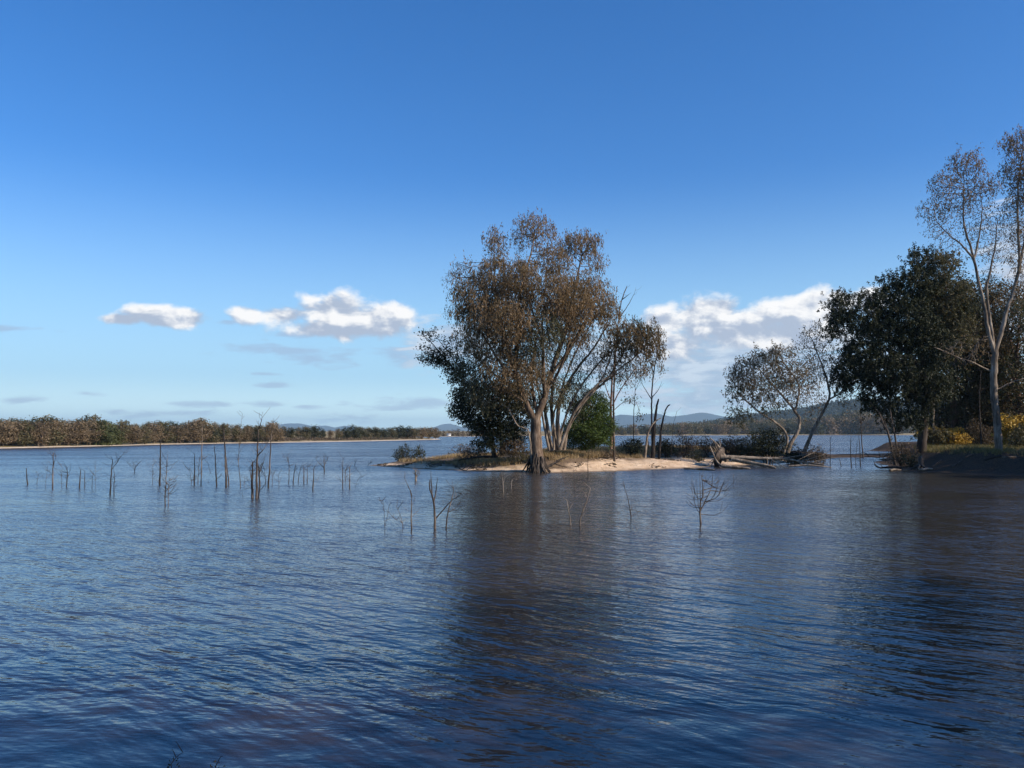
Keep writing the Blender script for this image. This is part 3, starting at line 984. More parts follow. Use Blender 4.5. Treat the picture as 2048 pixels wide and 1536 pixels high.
# --- dark leafy tree on the left of the clump ---------------------------------------
bl = [(862, 668, 72, 24, 14, 1, .9, .5, 0), (850, 690, 72, 14, 12, 1, .8, .5, 0), (876, 714, 72, 34, 20, 1, 1.2, 1.1, 0), (912, 742, 72, 24, 26, 1, 1.2, 1.2, 0), (900, 690, 72.5, 26, 22, 1, .5, .3, 0), (940, 790, 72, 34, 30, 1, 1.3, 1.3, 0), (918, 815, 72, 20, 24, 1, 1.2, 1.3, 0),
      (960, 830, 72, 42, 34, 1.1, 1.2, 1.2, 0), (1000, 800, 73, 46, 40, 1.1, 1.0, 1.1, 0), (1005, 860, 73, 48, 34, 1.1, .9, 1.1, 0), (975, 880, 72, 34, 26, 1, .8, 1.0, 0), (1040, 830, 74, 34, 40, 1, .7, .9, 0), (1020, 895, 72, 40, 16, 1, .6, .8, 1), (950, 850, 72, 20, 20, 1, 1, 1.1, 0)]
limbs = [
    ([P(988, 912, 74), P(985, 880, 74), P(975, 840, 73.5), P(955, 800, 73), P(930, 765, 72.5), P(905, 735, 72), P(880, 705, 72), P(858, 680, 72)], .20, .035, False),
    ([P(1004, 912, 74.5), P(1000, 870, 74.5), P(998, 830, 74), P(1000, 790, 73)], .15, .04, False),
    ([P(1030, 910, 75), P(1028, 870, 75), P(1036, 830, 74)], .13, .04, False),
    ([P(925, 760, 72.4), P(905, 715, 72.4), P(882, 685, 72.4), P(866, 668, 72)], .07, .02, True),
]
STAT.append(build_tree('gum_tree', 'dark green low branched tree at the left edge of the clump on the sandy spit', 'tree', limbs, bl,
                       'bark_dark', ('leaf_dark', 'leaf_scrub'), seed=23, dens=1.1, kill=.5, step=.4, infl=3.0, leaf_n=17, leaf_L=.20, leaf_W=.10, spread=.22, droop=.35)[1:])

# --- bright green wattle bush ---------------------------------------------------------
bl = [(1180, 830, 78, 38, 38, 1.1, 1.0, 1.2, 0), (1178, 865, 77, 46, 30, 1.1, 1.1, 1.3, 0), (1150, 868, 77, 26, 28, 1, 1.0, 1.2, 0), (1205, 858, 77, 22, 34, 1, 1.0, 1.2, 0), (1192, 800, 78, 22, 20, 1, .9, 1.0, 0)]
limbs = [([P(1178, 898, 78), P(1176, 870, 78), P(1180, 830, 78), P(1188, 800, 78)], .10, .03, False),
         ([P(1172, 898, 78), P(1155, 870, 77.5), P(1148, 850, 77)], .06, .02, False)]
STAT.append(build_tree('wattle_bush', 'bright green rounded bush to the right of the leaning pale stems', 'bush', limbs, bl,
                       'bark_dark', ('leaf_green',), seed=24, dens=2.4, kill=.34, step=.3, leaf_n=17, leaf_L=.16, leaf_W=.07, spread=.17, droop=.1)[1:])

# --- slender reddish gum right of the bush -------------------------------------------
bl = [(1256, 765, 80, 26, 22, 1, .5, .45, 0), (1205, 740, 80, 30, 26, 1, .4, .35, 0), (1262, 800, 80, 18, 16, 1, .8, .8, 1), (1238, 700, 80, 34, 30, 1, .45, .35, 0), (1280, 830, 80, 12, 14, 1, .8, .8, 1)]
limbs = [([P(1222, 898, 80), P(1223, 850, 80), P(1221, 810, 80), P(1224, 770, 80), P(1228, 720, 80)], .17, .06, False),
         ([P(1223, 815, 80), P(1240, 780, 80), P(1262, 750, 80), P(1280, 720, 80)], .07, .02, True),
         ([P(1223, 825, 80), P(1245, 805, 80), P(1265, 800, 80)], .04, .015, True),
         ([P(1221, 800, 80), P(1210, 770, 80), P(1200, 735, 80)], .06, .02, True)]
STAT.append(build_tree('gum_tree', 'slender straight reddish trunk beside the bright green bush, with sparse leaves', 'tree', limbs, bl,
                       'bark_red', ('leaf_scrub', 'leaf_dark'), seed=25, dens=.9, kill=.5, step=.4, leaf_n=7, leaf_L=.20, leaf_W=.08)[1:])

# --- the spreading pale gum over the fallen logs --------------------------------------
Yp = 84
bl = [(1490, 745, Yp, 34, 34, 1.1, .9, .9, 0), (1530, 720, Yp, 34, 26, 1.1, .9, .9, 0), (1555, 705, Yp, 30, 20, 1, .8, .8, 0), (1472, 780, Yp, 24, 16, 1, 1, 1, 1), (1515, 775, Yp, 44, 28, 1.1, .8, .8, 0), (1570, 745, Yp, 44, 32, 1.1, .8, .8, 0),
      (1600, 775, Yp, 36, 30, 1, .6, .6, 0), (1540, 805, Yp, 40, 18, 1, .5, .6, 1), (1478, 828, Yp - 1, 28, 16, 1, 1, 1, 1), (1625, 800, Yp, 30, 26, 1, .4, .4, 0), (1620, 735, Yp, 20, 26, 1, .6, .6, 0)]
limbs = [([P(1575, 905, Yp), P(1582, 885, Yp), P(1597, 862, Yp), P(1600, 840, Yp), P(1590, 822, Yp), P(1572, 800, Yp), P(1545, 770, Yp), P(1520, 740, Yp)], .22, .05, False),
         ([P(1568, 905, Yp), P(1576, 880, Yp), P(1570, 862, Yp), P(1550, 845, Yp), P(1520, 825, Yp), P(1490, 800, Yp), P(1475, 785, Yp)], .15, .04, False),
         ([P(1590, 823, Yp), P(1598, 795, Yp), P(1600, 765, Yp), P(1575, 735, Yp)], .12, .04, True)]
STAT.append(build_tree('gum_tree', 'spreading grey-brown gum with a curved white trunk behind the fallen logs', 'tree', limbs, bl,
                       'bark_pale', ('leaf_grey', 'leaf_olive'), seed=26, dens=.8, kill=.56, step=.45, leaf_n=20, leaf_L=.20, leaf_W=.085, spread=.24, hang=.4)[1:])
bl = [(1618, 668, 86, 22, 18, 1, .7, .6, 0), (1600, 700, 86, 24, 24, 1, .6, .5, 0), (1645, 700, 86, 30, 34, 1, .6, .5, 0), (1640, 740, 86, 30, 30, 1, .5, .5, 0), (1680, 720, 86, 28, 30, 1, .5, .5, 0), (1690, 770, 86, 30, 26, 1, .4, .4, 0),
      (1642, 650, 86, 20, 14, 1, .5, .5, 0), (1700, 690, 86, 20, 20, 1, .5, .5, 0), (1700, 800, 86, 30, 16, 1, .4, .4, 0)]
limbs = [([P(1608, 905, 86), P(1618, 880, 86), P(1632, 850, 86), P(1648, 818, 86), P(1660, 795, 86), P(1655, 760, 86), P(1640, 720, 86), P(1625, 680, 86)], .21, .04, False),
         ([P(1656, 800, 86), P(1675, 790, 86), P(1695, 775, 86), P(1715, 760, 86)], .10, .03, True),
         ([P(1657, 780, 86), P(1668, 745, 86), P(1680, 710, 86)], .09, .03, True)]
STAT.append(build_tree('gum_tree', 'thin airy grey gum leaning right between the spreading pale gum and the black-green tree', 'tree', limbs, bl,
                       'bark_pale', ('leaf_grey',), seed=27, dens=.75, kill=.56, step=.45, leaf_n=17, leaf_L=.20, leaf_W=.08, spread=.24, hang=.5)[1:])

# --- dense black-green tree ------------------------------------------------------------
Yd = 84
bl = [(1690, 612, Yd, 36, 32, 1.1, 1, 1.2, 0), (1668, 650, Yd, 24, 30, 1, 1, 1.2, 0), (1720, 640, Yd, 44, 36, 1.1, 1, 1.2, 0), (1782, 560, Yd, 24, 22, 1, .9, 1, 0), (1760, 600, Yd, 40, 30, 1.1, 1, 1.2, 0), (1838, 516, Yd, 32, 24, 1, 1, 1.1, 0), (1880, 530, Yd + 1, 44, 30, 1.1, 1, 1.1, 1),
      (1830, 570, Yd, 50, 40, 1.1, 1, 1.2, 0), (1890, 600, Yd + 1, 60, 50, 1.1, 1, 1.1, 1), (1800, 640, Yd, 70, 50, 1.1, .9, 1.2, 0), (1730, 700, Yd, 50, 40, 1.1, 1, 1.3, 0), (1700, 740, Yd, 38, 34, 1.1, 1, 1.3, 0), (1690, 770, Yd, 26, 18, 1, 1, 1.2, 0),
      (1780, 740, Yd, 66, 50, 1.1, .9, 1.3, 0), (1850, 690, Yd, 60, 50, 1.1, .9, 1.2, 0), (1760, 800, Yd, 44, 30, 1.1, .9, 1.2, 0), (1850, 770, Yd, 60, 44, 1.1, .8, 1.2, 0), (1810, 830, Yd, 50, 28, 1.1, .7, 1.1, 0), (1905, 660, Yd + 1, 44, 50, 1.1, .8, 1, 1)]  # olive leaves on the right-hand lobes stand in for the sunlit edge
bl = [(a, b, c, d * .9, e_ * .9, f_, g_, h_, i_) for a, b, c, d, e_, f_, g_, h_, i_ in bl]
limbs = [([P(1842, 905, Yd), P(1846, 870, Yd), P(1850, 830, Yd), P(1852, 790, Yd), P(1845, 730, Yd), P(1835, 660, Yd), P(1838, 580, Yd)], .50, .10, False),
         ([P(1850, 815, Yd), P(1810, 770, Yd), P(1770, 730, Yd), P(1730, 700, Yd)], .20, .06, True),
         ([P(1845, 740, Yd), P(1800, 690, Yd), P(1750, 650, Yd), P(1700, 620, Yd)], .20, .05, True),
         ([P(1840, 680, Yd), P(1870, 630, Yd), P(1890, 580, Yd)], .16, .05, True)]
STAT.append(build_tree('gum_tree', 'huge dense black-green tree with a thick dark trunk on the right bank', 'tree', limbs, bl,
                       'bark_dark', ('leaf_dark', 'leaf_olive'), seed=28, dens=.62, kill=.62, step=.5, infl=3.5, leaf_n=44, leaf_L=.20, leaf_W=.09, spread=.28, droop=.4, hang=.28)[1:])

# --- tall open gum at the right edge ---------------------------------------------------
Yt = 72
bl = [(1930, 325, Yt, 34, 26, 1.1, .8, .7, 0), (1885, 365, Yt, 34, 26, 1, .7, .5, 0), (1960, 370, Yt, 34, 34, 1.1, .7, .5, 0), (1915, 400, Yt, 44, 34, 1.1, .6, .4, 0), (1862, 420, Yt, 24, 26, 1, .8, .6, 0), (1880, 455, Yt, 30, 26, 1, .5, .25, 0), (1950, 440, Yt, 36, 36, 1, .5, .2, 0),
      (2040, 285, Yt, 34, 28, 1.1, 1, 1, 0), (2030, 340, Yt, 28, 34, 1.1, .8, .8, 0), (2060, 380, Yt, 40, 44, 1.1, .7, .8, 0), (2020, 430, Yt, 24, 34, 1, .6, .4, 0), (2055, 460, Yt, 34, 40, 1, .6, .6, 0), (1995, 440, Yt + 1, 22, 34, 1, .5, .3, 0), (1990, 500, Yt, 26, 30, 1, .4, .25, 0), (2025, 515, Yt, 26, 16, 1, .6, .6, 0),
      (2090, 330, Yt, 44, 50, 1.1, .8, .8, 0), (1900, 490, Yt, 34, 24, 1, .5, .12, 0), (1960, 480, Yt + 1, 24, 40, 1, .4, .15, 0), (1985, 560, Yt + 1, 26, 34, 1, .3, .2, 0), (1930, 700, Yt - 1, 44, 34, 1, .3, .12, 0), (2060, 540, Yt, 30, 40, 1, .6, .6, 0)]
limbs = [([P(1999, 918, Yt), P(1997, 880, Yt), P(1993, 830, Yt), P(1987, 770, Yt), P(1988, 735, Yt), P(1990, 700, Yt)], .34, .20, False),
         ([P(1988, 705, Yt), P(1975, 660, Yt), P(1968, 610, Yt), P(1955, 560, Yt), P(1948, 510, Yt), P(1930, 465, Yt), P(1925, 420, Yt), P(1928, 360, Yt)], .15, .035, True),
         ([P(1950, 520, Yt), P(1925, 492, Yt), P(1895, 468, Yt), P(1870, 440, Yt)], .08, .02, True),
         ([P(1950, 515, Yt), P(1958, 470, Yt), P(1965, 430, Yt), P(1960, 380, Yt)], .08, .02, True),
         ([P(1988, 702, Yt), P(1984, 660, Yt), P(1978, 620, Yt), P(1972, 580, Yt), P(1980, 540, Yt), P(1990, 500, Yt), P(1995, 450, Yt)], .15, .03, True),
         ([P(1991, 700, Yt), P(2005, 660, Yt), P(2012, 620, Yt), P(2030, 575, Yt), P(2040, 530, Yt), P(2036, 470, Yt), P(2034, 400, Yt), P(2042, 320, Yt)], .16, .035, True),
         ([P(2036, 550, Yt), P(2050, 480, Yt), P(2065, 420, Yt), P(2085, 350, Yt)], .10, .03, True),
         ([P(1988, 745, Yt), P(1965, 735, Yt), P(1940, 722, Yt - .5), P(1915, 715, Yt - .5), P(1895, 705, Yt - .5), P(1868, 694, Yt - 1)], .10, .025, True),
         ([P(1995, 780, Yt), P(2015, 768, Yt), P(2035, 760, Yt), P(2070, 752, Yt)], .07, .025, True)]
STAT.append(build_tree('gum_tree', 'tallest tree in the picture, a pale-trunked open gum at the right edge', 'tree', limbs, bl,
                       'bark_pale', ('leaf_brown',), seed=29, dens=1.5, kill=.48, step=.42, infl=3.4, leaf_n=16, leaf_L=.19, leaf_W=.066, tip_r=.0135, spread=.2, hang=.45)[1:])
print('TREES', STAT)


# ------------------------------------------------------------------ simpler plants
def blob_w(c, rx, rz, depth=1.0, den=1.0, lf=1.0, mat=0):
    return (Vector(c), None, None, rx, rz, depth, den, lf, mat)


def gum_at(name, label, x, y, H, Wd, seed, bark='bark', mats=('leaf_olive',), group=None, ground=None, dense=1.0, leaf=(0.22, 0.10), n=12, nb=12, low=0.3, cat='tree',
           lean=0.0, trunk_r=None, kill=.6, step=.5):
    """a gum standing at x, y with a crown of random lobes"""
    rr = random.Random(seed)
    z0 = (ground if ground is not None else gz(x, y))
    tr = trunk_r or H * 0.018
    top = Vector((x + lean * H, y, z0 + H))
    blobs = []; limbs = [([Vector((x, y, z0 - 0.2)), Vector((x + rr.uniform(-.03, .03) * H + lean * H * .3, y, z0 + H * 0.35)), Vector((x + lean * H * .7 + rr.uniform(-.05, .05) * H, y, z0 + H * 0.75))], tr, tr * 0.3, False)]
    for i in range(nb):
        t = low + (1 - low) * (i + 0.5) / nb
        wrad = Wd * 0.5 * math.sin(math.pi * min(0.97, 0.12 + 0.88 * (t - low) / (1 - low) * 0.92)) ** 0.7
        an = i * 2.4 + rr.uniform(-.4, .4)
        rad = wrad * rr.uniform(0.35, 0.75)
        rb = Wd * rr.uniform(0.15, 0.24)
        c = Vector((x + lean * H * t + math.cos(an) * rad, y + math.sin(an) * rad, z0 + H * t - rb * 0.5))
        blobs.append(blob_w(c, rb, rb * rr.uniform(.65, .95), 1.0, 1.0, 1.0, rr.randrange(len(mats))))
        if i % 3 == 0:
            limbs.append(([Vector((x + lean * H * t * .5, y, z0 + H * max(0.18, t * 0.55))), (Vector((x + lean * H * t * .6, y, z0 + H * t * 0.7)) + c) * 0.5, c], tr * 0.45, tr * 0.12, True))
    return build_tree(name, label, cat, limbs, blobs, bark, mats, seed=seed, step=step, kill=kill, infl=H * .3, dens=dense, leaf_n=n, leaf_L=leaf[0], leaf_W=leaf[1],
                      spread=leaf[0] * 1.2, droop=.35, tip_r=0.012 * max(1, H / 14), group=group, base=Vector((x, y, z0)))


def bush(label, px, Y, w, h, mat='leaf_scrub', bark='bark_dark', seed=1, dense=1.0, n=12, leaf=(0.13, 0.06), name='bush', z=None, group=None, stems=5, lf=1.0, bare=0.0, cat='bush', mats=None):
    """w, h in metres"""
    rr = random.Random(seed)
    x = P(px, 800, Y).x
    z0 = gz(x, Y) if z is None else z
    blobs = []; limbs = []
    for i in range(stems):
        an = rr.uniform(0, 6.28); rd = w * 0.5 * rr.uniform(.15, .8)
        hh = h * rr.uniform(.55, .95) * (1 - 0.35 * rd / (w * .5))
        tip = Vector((x + math.cos(an) * rd, Y + math.sin(an) * rd * .8, z0 + hh))
        mid = Vector((x + math.cos(an) * rd * .35, Y + math.sin(an) * rd * .3, z0 + hh * .55))
        limbs.append(([Vector((x + rr.uniform(-.12, .12) * w, Y, z0 - .1)), mid, tip], 0.012 + 0.012 * h, 0.012, False))
        blobs.append(blob_w(tip - Vector((0, 0, h * .15)), w * rr.uniform(.2, .32), h * rr.uniform(.2, .32), 1, 1, lf, i % len(mats or (mat,))))
        blobs.append(blob_w(mid, w * .25, h * .22, 1, .7, lf * (1 - bare), 0))
    return build_tree(name, label, cat, limbs, blobs, bark, mats or (mat,), seed=seed, step=.3, kill=.3, infl=2.0, dens=dense * 4.5, leaf_n=max(3, int(n * .6)), leaf_L=leaf[0], leaf_W=leaf[1],
                      spread=.14, droop=.1, tip_r=.009, base=Vector((x, Y, z0)), group=group)


# right bank: brown gums behind the tall pale one
FINE = (8.0, 0.6, 0.8)
for lab, px, Y, top, Wd, mats, sd in [
        ('rust and olive gum filling the space behind the tall pale trunk', 1935, 98, 585, 12, ('leaf_brown', 'leaf_olive'), 41),
        ('olive gum at the picture edge, behind and right of the tall pale trunk', 2035, 94, 560, 12, ('leaf_olive', 'leaf_brown'), 42),
        ('shadowy olive gum between the black-green tree and the tall pale trunk', 1912, 96, 545, 12, ('leaf_olive', 'leaf_dark'), 43),
        ('brown gum seen low between the tall pale trunk and the yellow bush', 1975, 112, 660, 11, ('leaf_brown', 'leaf_olive'), 44)]:
    x = P(px, 800, Y).x
    H = P(px, top, Y).z - gz(x, Y)
    gum_at('gum_tree', lab, x, Y, H, Wd, sd, 'bark_red', mats, low=.14, nb=20, dense=.8, n=11, leaf=(.27, .14))
# the wood goes on beyond the right edge of the picture and shades the bank
for i, (x, y, H, Wd) in enumerate([(52, 67, 12, 9), (55, 61, 14, 11), (48, 56, 11, 9), (63, 57, 15, 11), (60, 46, 14, 11), (70, 50, 15, 11)]):
    gum_at('gum_tree', 'gum of the wood that goes on beyond the right edge', x, y, H, Wd, 60 + i, 'bark', ('leaf_olive', 'leaf_dark'), low=.12, nb=14, dense=.5, n=14, leaf=(.42, .24), kill=.9, step=.8,
           group='gums beyond the right edge')
# trees on the near bank, beside and behind the viewer, that shade the water at the bottom
for i, (x, y, H, Wd) in enumerate([(13.5, 0.5, 14, 8), (15.5, 4.5, 13, 9), (20.5, 7, 13, 10), (27, 8, 13, 10), (18, -3, 16, 10)]):
    gum_at('gum_tree', 'gum on the near bank beside the viewer', x, y, H, Wd, 80 + i, 'bark', ('leaf_olive',), low=.16, nb=14, dense=1.0, n=22, leaf=(.17, .06), kill=.6,
           step=.6, group='gums on the near bank', ground=1.3)
FINE = (20.0, 0.50, 0.68)


# ------------------------------------------------------------------ undergrowth on the spit and the right bank
BUSHES = [
    # label, px, Y, w, h, kind, dense, leaves, extras
    ('dark rounded shrub right of the slender reddish trunk', 1262, 83, 2.6, 2.2, 'leaf_dark', 1.3, 14),
    ('dark shrub behind the standing dead trunks', 1332, 85, 2.4, 2.6, 'leaf_dark', 1.0, 12),
    ('low dark scrub at the foot of the bright green bush', 1225, 79, 1.6, 1.1, 'leaf_scrub', 1.2, 12),
    ('brown twiggy scrub right of the standing dead trunks', 1368, 86, 3.0, 2.9, 'leaf_scrub', .8, 8),
    ('thin brown scrub above the root plate of the fallen tree', 1412, 88, 3.2, 2.4, 'leaf_scrub', .8, 8),
    ('dark tangled scrub behind the fallen logs', 1465, 88, 4.2, 2.4, 'leaf_scrub', 1.0, 11),
    ('black-green shrub under the spreading pale gum', 1535, 85, 4.6, 4.2, 'leaf_dark', .8, 12),
    ('dark low shrub at the left foot of the spreading pale gum', 1500, 86, 3.4, 2.2, 'leaf_dark', .9, 12),
    ('dark shrub between the two pale gum trunks', 1590, 87, 3.4, 2.2, 'leaf_dark', .9, 10),
    ('rust-brown bare brush right of the pale gums', 1635, 85, 3.0, 2.6, 'leaf_scrub', .9, 7),
    ('olive scrub left of the root plate, on the grassy rise', 1395, 82, 1.8, 1.2, 'leaf_olive', 1.0, 10),
    ('low scrub under the dark tree at the left end of the clump', 955, 78, 2.6, 1.3, 'leaf_scrub', 1.0, 10),
    ('olive shrub against the left side of the thick trunk', 1040, 72, 1.6, 1.4, 'leaf_olive', 1.2, 12),
    ('brown twiggy scrub at the water end of the right bank', 1800, 78, 3.4, 2.8, 'leaf_scrub', .9, 8),
    ('olive brush at the foot of the black-green tree', 1822, 76, 2.0, 1.3, 'leaf_olive', 1.1, 10),
    ('dark scrub behind the yellow flowering bush', 1925, 104, 6.0, 3.4, 'leaf_olive', .5, 9),
    ('dark scrub between the black-green trunk and the yellow bush', 1872, 96, 3.0, 3.4, 'leaf_scrub', .7, 8),
    ('grey scrub left of the tall pale trunk', 1962, 88, 2.8, 3.6, 'leaf_scrub', .8, 8),
    ('dark green shrub at the far right under the yellow blossom', 2040, 80, 3.0, 2.2, 'leaf_olive', 1.0, 12),
]
for i, (lab, px, Y, w, h, mt, dn, n_) in enumerate(BUSHES):
    bush(lab, px, Y, w, h, mt, seed=200 + i, dense=dn * .55, n=n_, leaf=(.17, .085), stems=6)
bush('golden flowering wattle bush, wide and low, left of the tall pale trunk', 1905, 92, 5.4, 2.6, seed=301, dense=.6, n=13, leaf=(.20, .15), stems=9, mats=('wattle', 'wattle', 'leaf_olive'))
bush('golden flowering wattle right of the tall pale trunk, at the picture edge', 2034, 84, 3.4, 4.2, seed=302, dense=.6, n=13, leaf=(.20, .15), stems=8, mats=('wattle', 'leaf_olive', 'wattle'))
# leafy bushes standing in the water off the left tip of the spit
bush('dark leafy bush in the water off the tip of the spit, left of its twin', 812, 88, 2.5, 2.15, 'leaf_dark', seed=311, dense=.9, n=9, leaf=(.16, .09), z=-.1, stems=7, bare=.8)
bush('dark leafy bush in the water off the tip of the spit, right of its twin', 842, 87, 1.9, 2.2, 'leaf_dark', seed=312, dense=.9, n=9, leaf=(.16, .09), z=-.1, stems=6, bare=.8)
bush('sparse rusty bush behind the left part of the spit', 924, 93, 3.0, 2.3, 'leaf_scrub', seed=313, dense=.5, n=6, leaf=(.16, .08), z=0.1, stems=7, bare=.8)
bush('small leafy sprout in the water near the tip of the spit', 880, 86, .8, .6, 'leaf_dark', seed=314, dense=.8, n=7, leaf=(.14, .08), z=0.1, stems=4)

# ------------------------------------------------------------------ dead wood standing in the water
def stick(label, cat, base, tops, thick, mat='dead', twigs=6, seed=1, z0=-.4, name='dead_sapling', group=None, tw_len=.5, Y=None, curve=.05):
    """base (px, py) on the water; tops: list of polylines of (px, py) reaching up from the base"""
    rng = np.random.default_rng(seed)
    b = W(*base) if Y is None else Vector((P(base[0], 800, Y).x, Y, gz(P(base[0], 800, Y).x, Y)))
    Yb = b.y
    sk = Skel()
    first = True
    for tl in tops:
        pts = [P(q[0], q[1], Yb + rng.uniform(-.3, .3)) for q in tl]
        if first:
            pts = [Vector((b.x, b.y, b.z + z0))] + pts
            sk.limb(pts, thick, thick * .35, .22, None, wob=curve, rng=rng)
            first = False
        else:
            j = sk.nearest(pts[0])
            sk.limb([Vector(sk.p[j])] + pts[1:], max(thick * .45, .008), .006, .2, j, wob=curve, rng=rng)
    n = len(sk.p)
    for k in range(twigs):
        j = int(rng.integers(int(n * .25), n))
        p0 = np.array(sk.p[j])
        if p0[2] < .15 + b.z: continue
        a = rng.uniform(0, 6.28); l = tw_len * rng.uniform(.4, 1.2)
        q = p0 + np.array([math.cos(a) * l, math.sin(a) * l, l * rng.uniform(.3, 1.3)])
        mid = (p0 + q) / 2 + np.array([0, 0, -l * .12])
        e_ = sk.limb([Vector(p0), Vector(mid), Vector(q)], .009, .005, .2, j, wob=.08, rng=rng)
    r = np.maximum(np.asarray(sk.r), .006)
    V, F = sk.tubes(r, lambda q: 6 if q > .03 else 4)
    off = np.array([b.x, b.y, b.z])
    o = link(name, mesh_np(name, V - off, F), [M[mat]], smooth=True)
    o.location = b
    tag(o, label, cat, group)
    return o


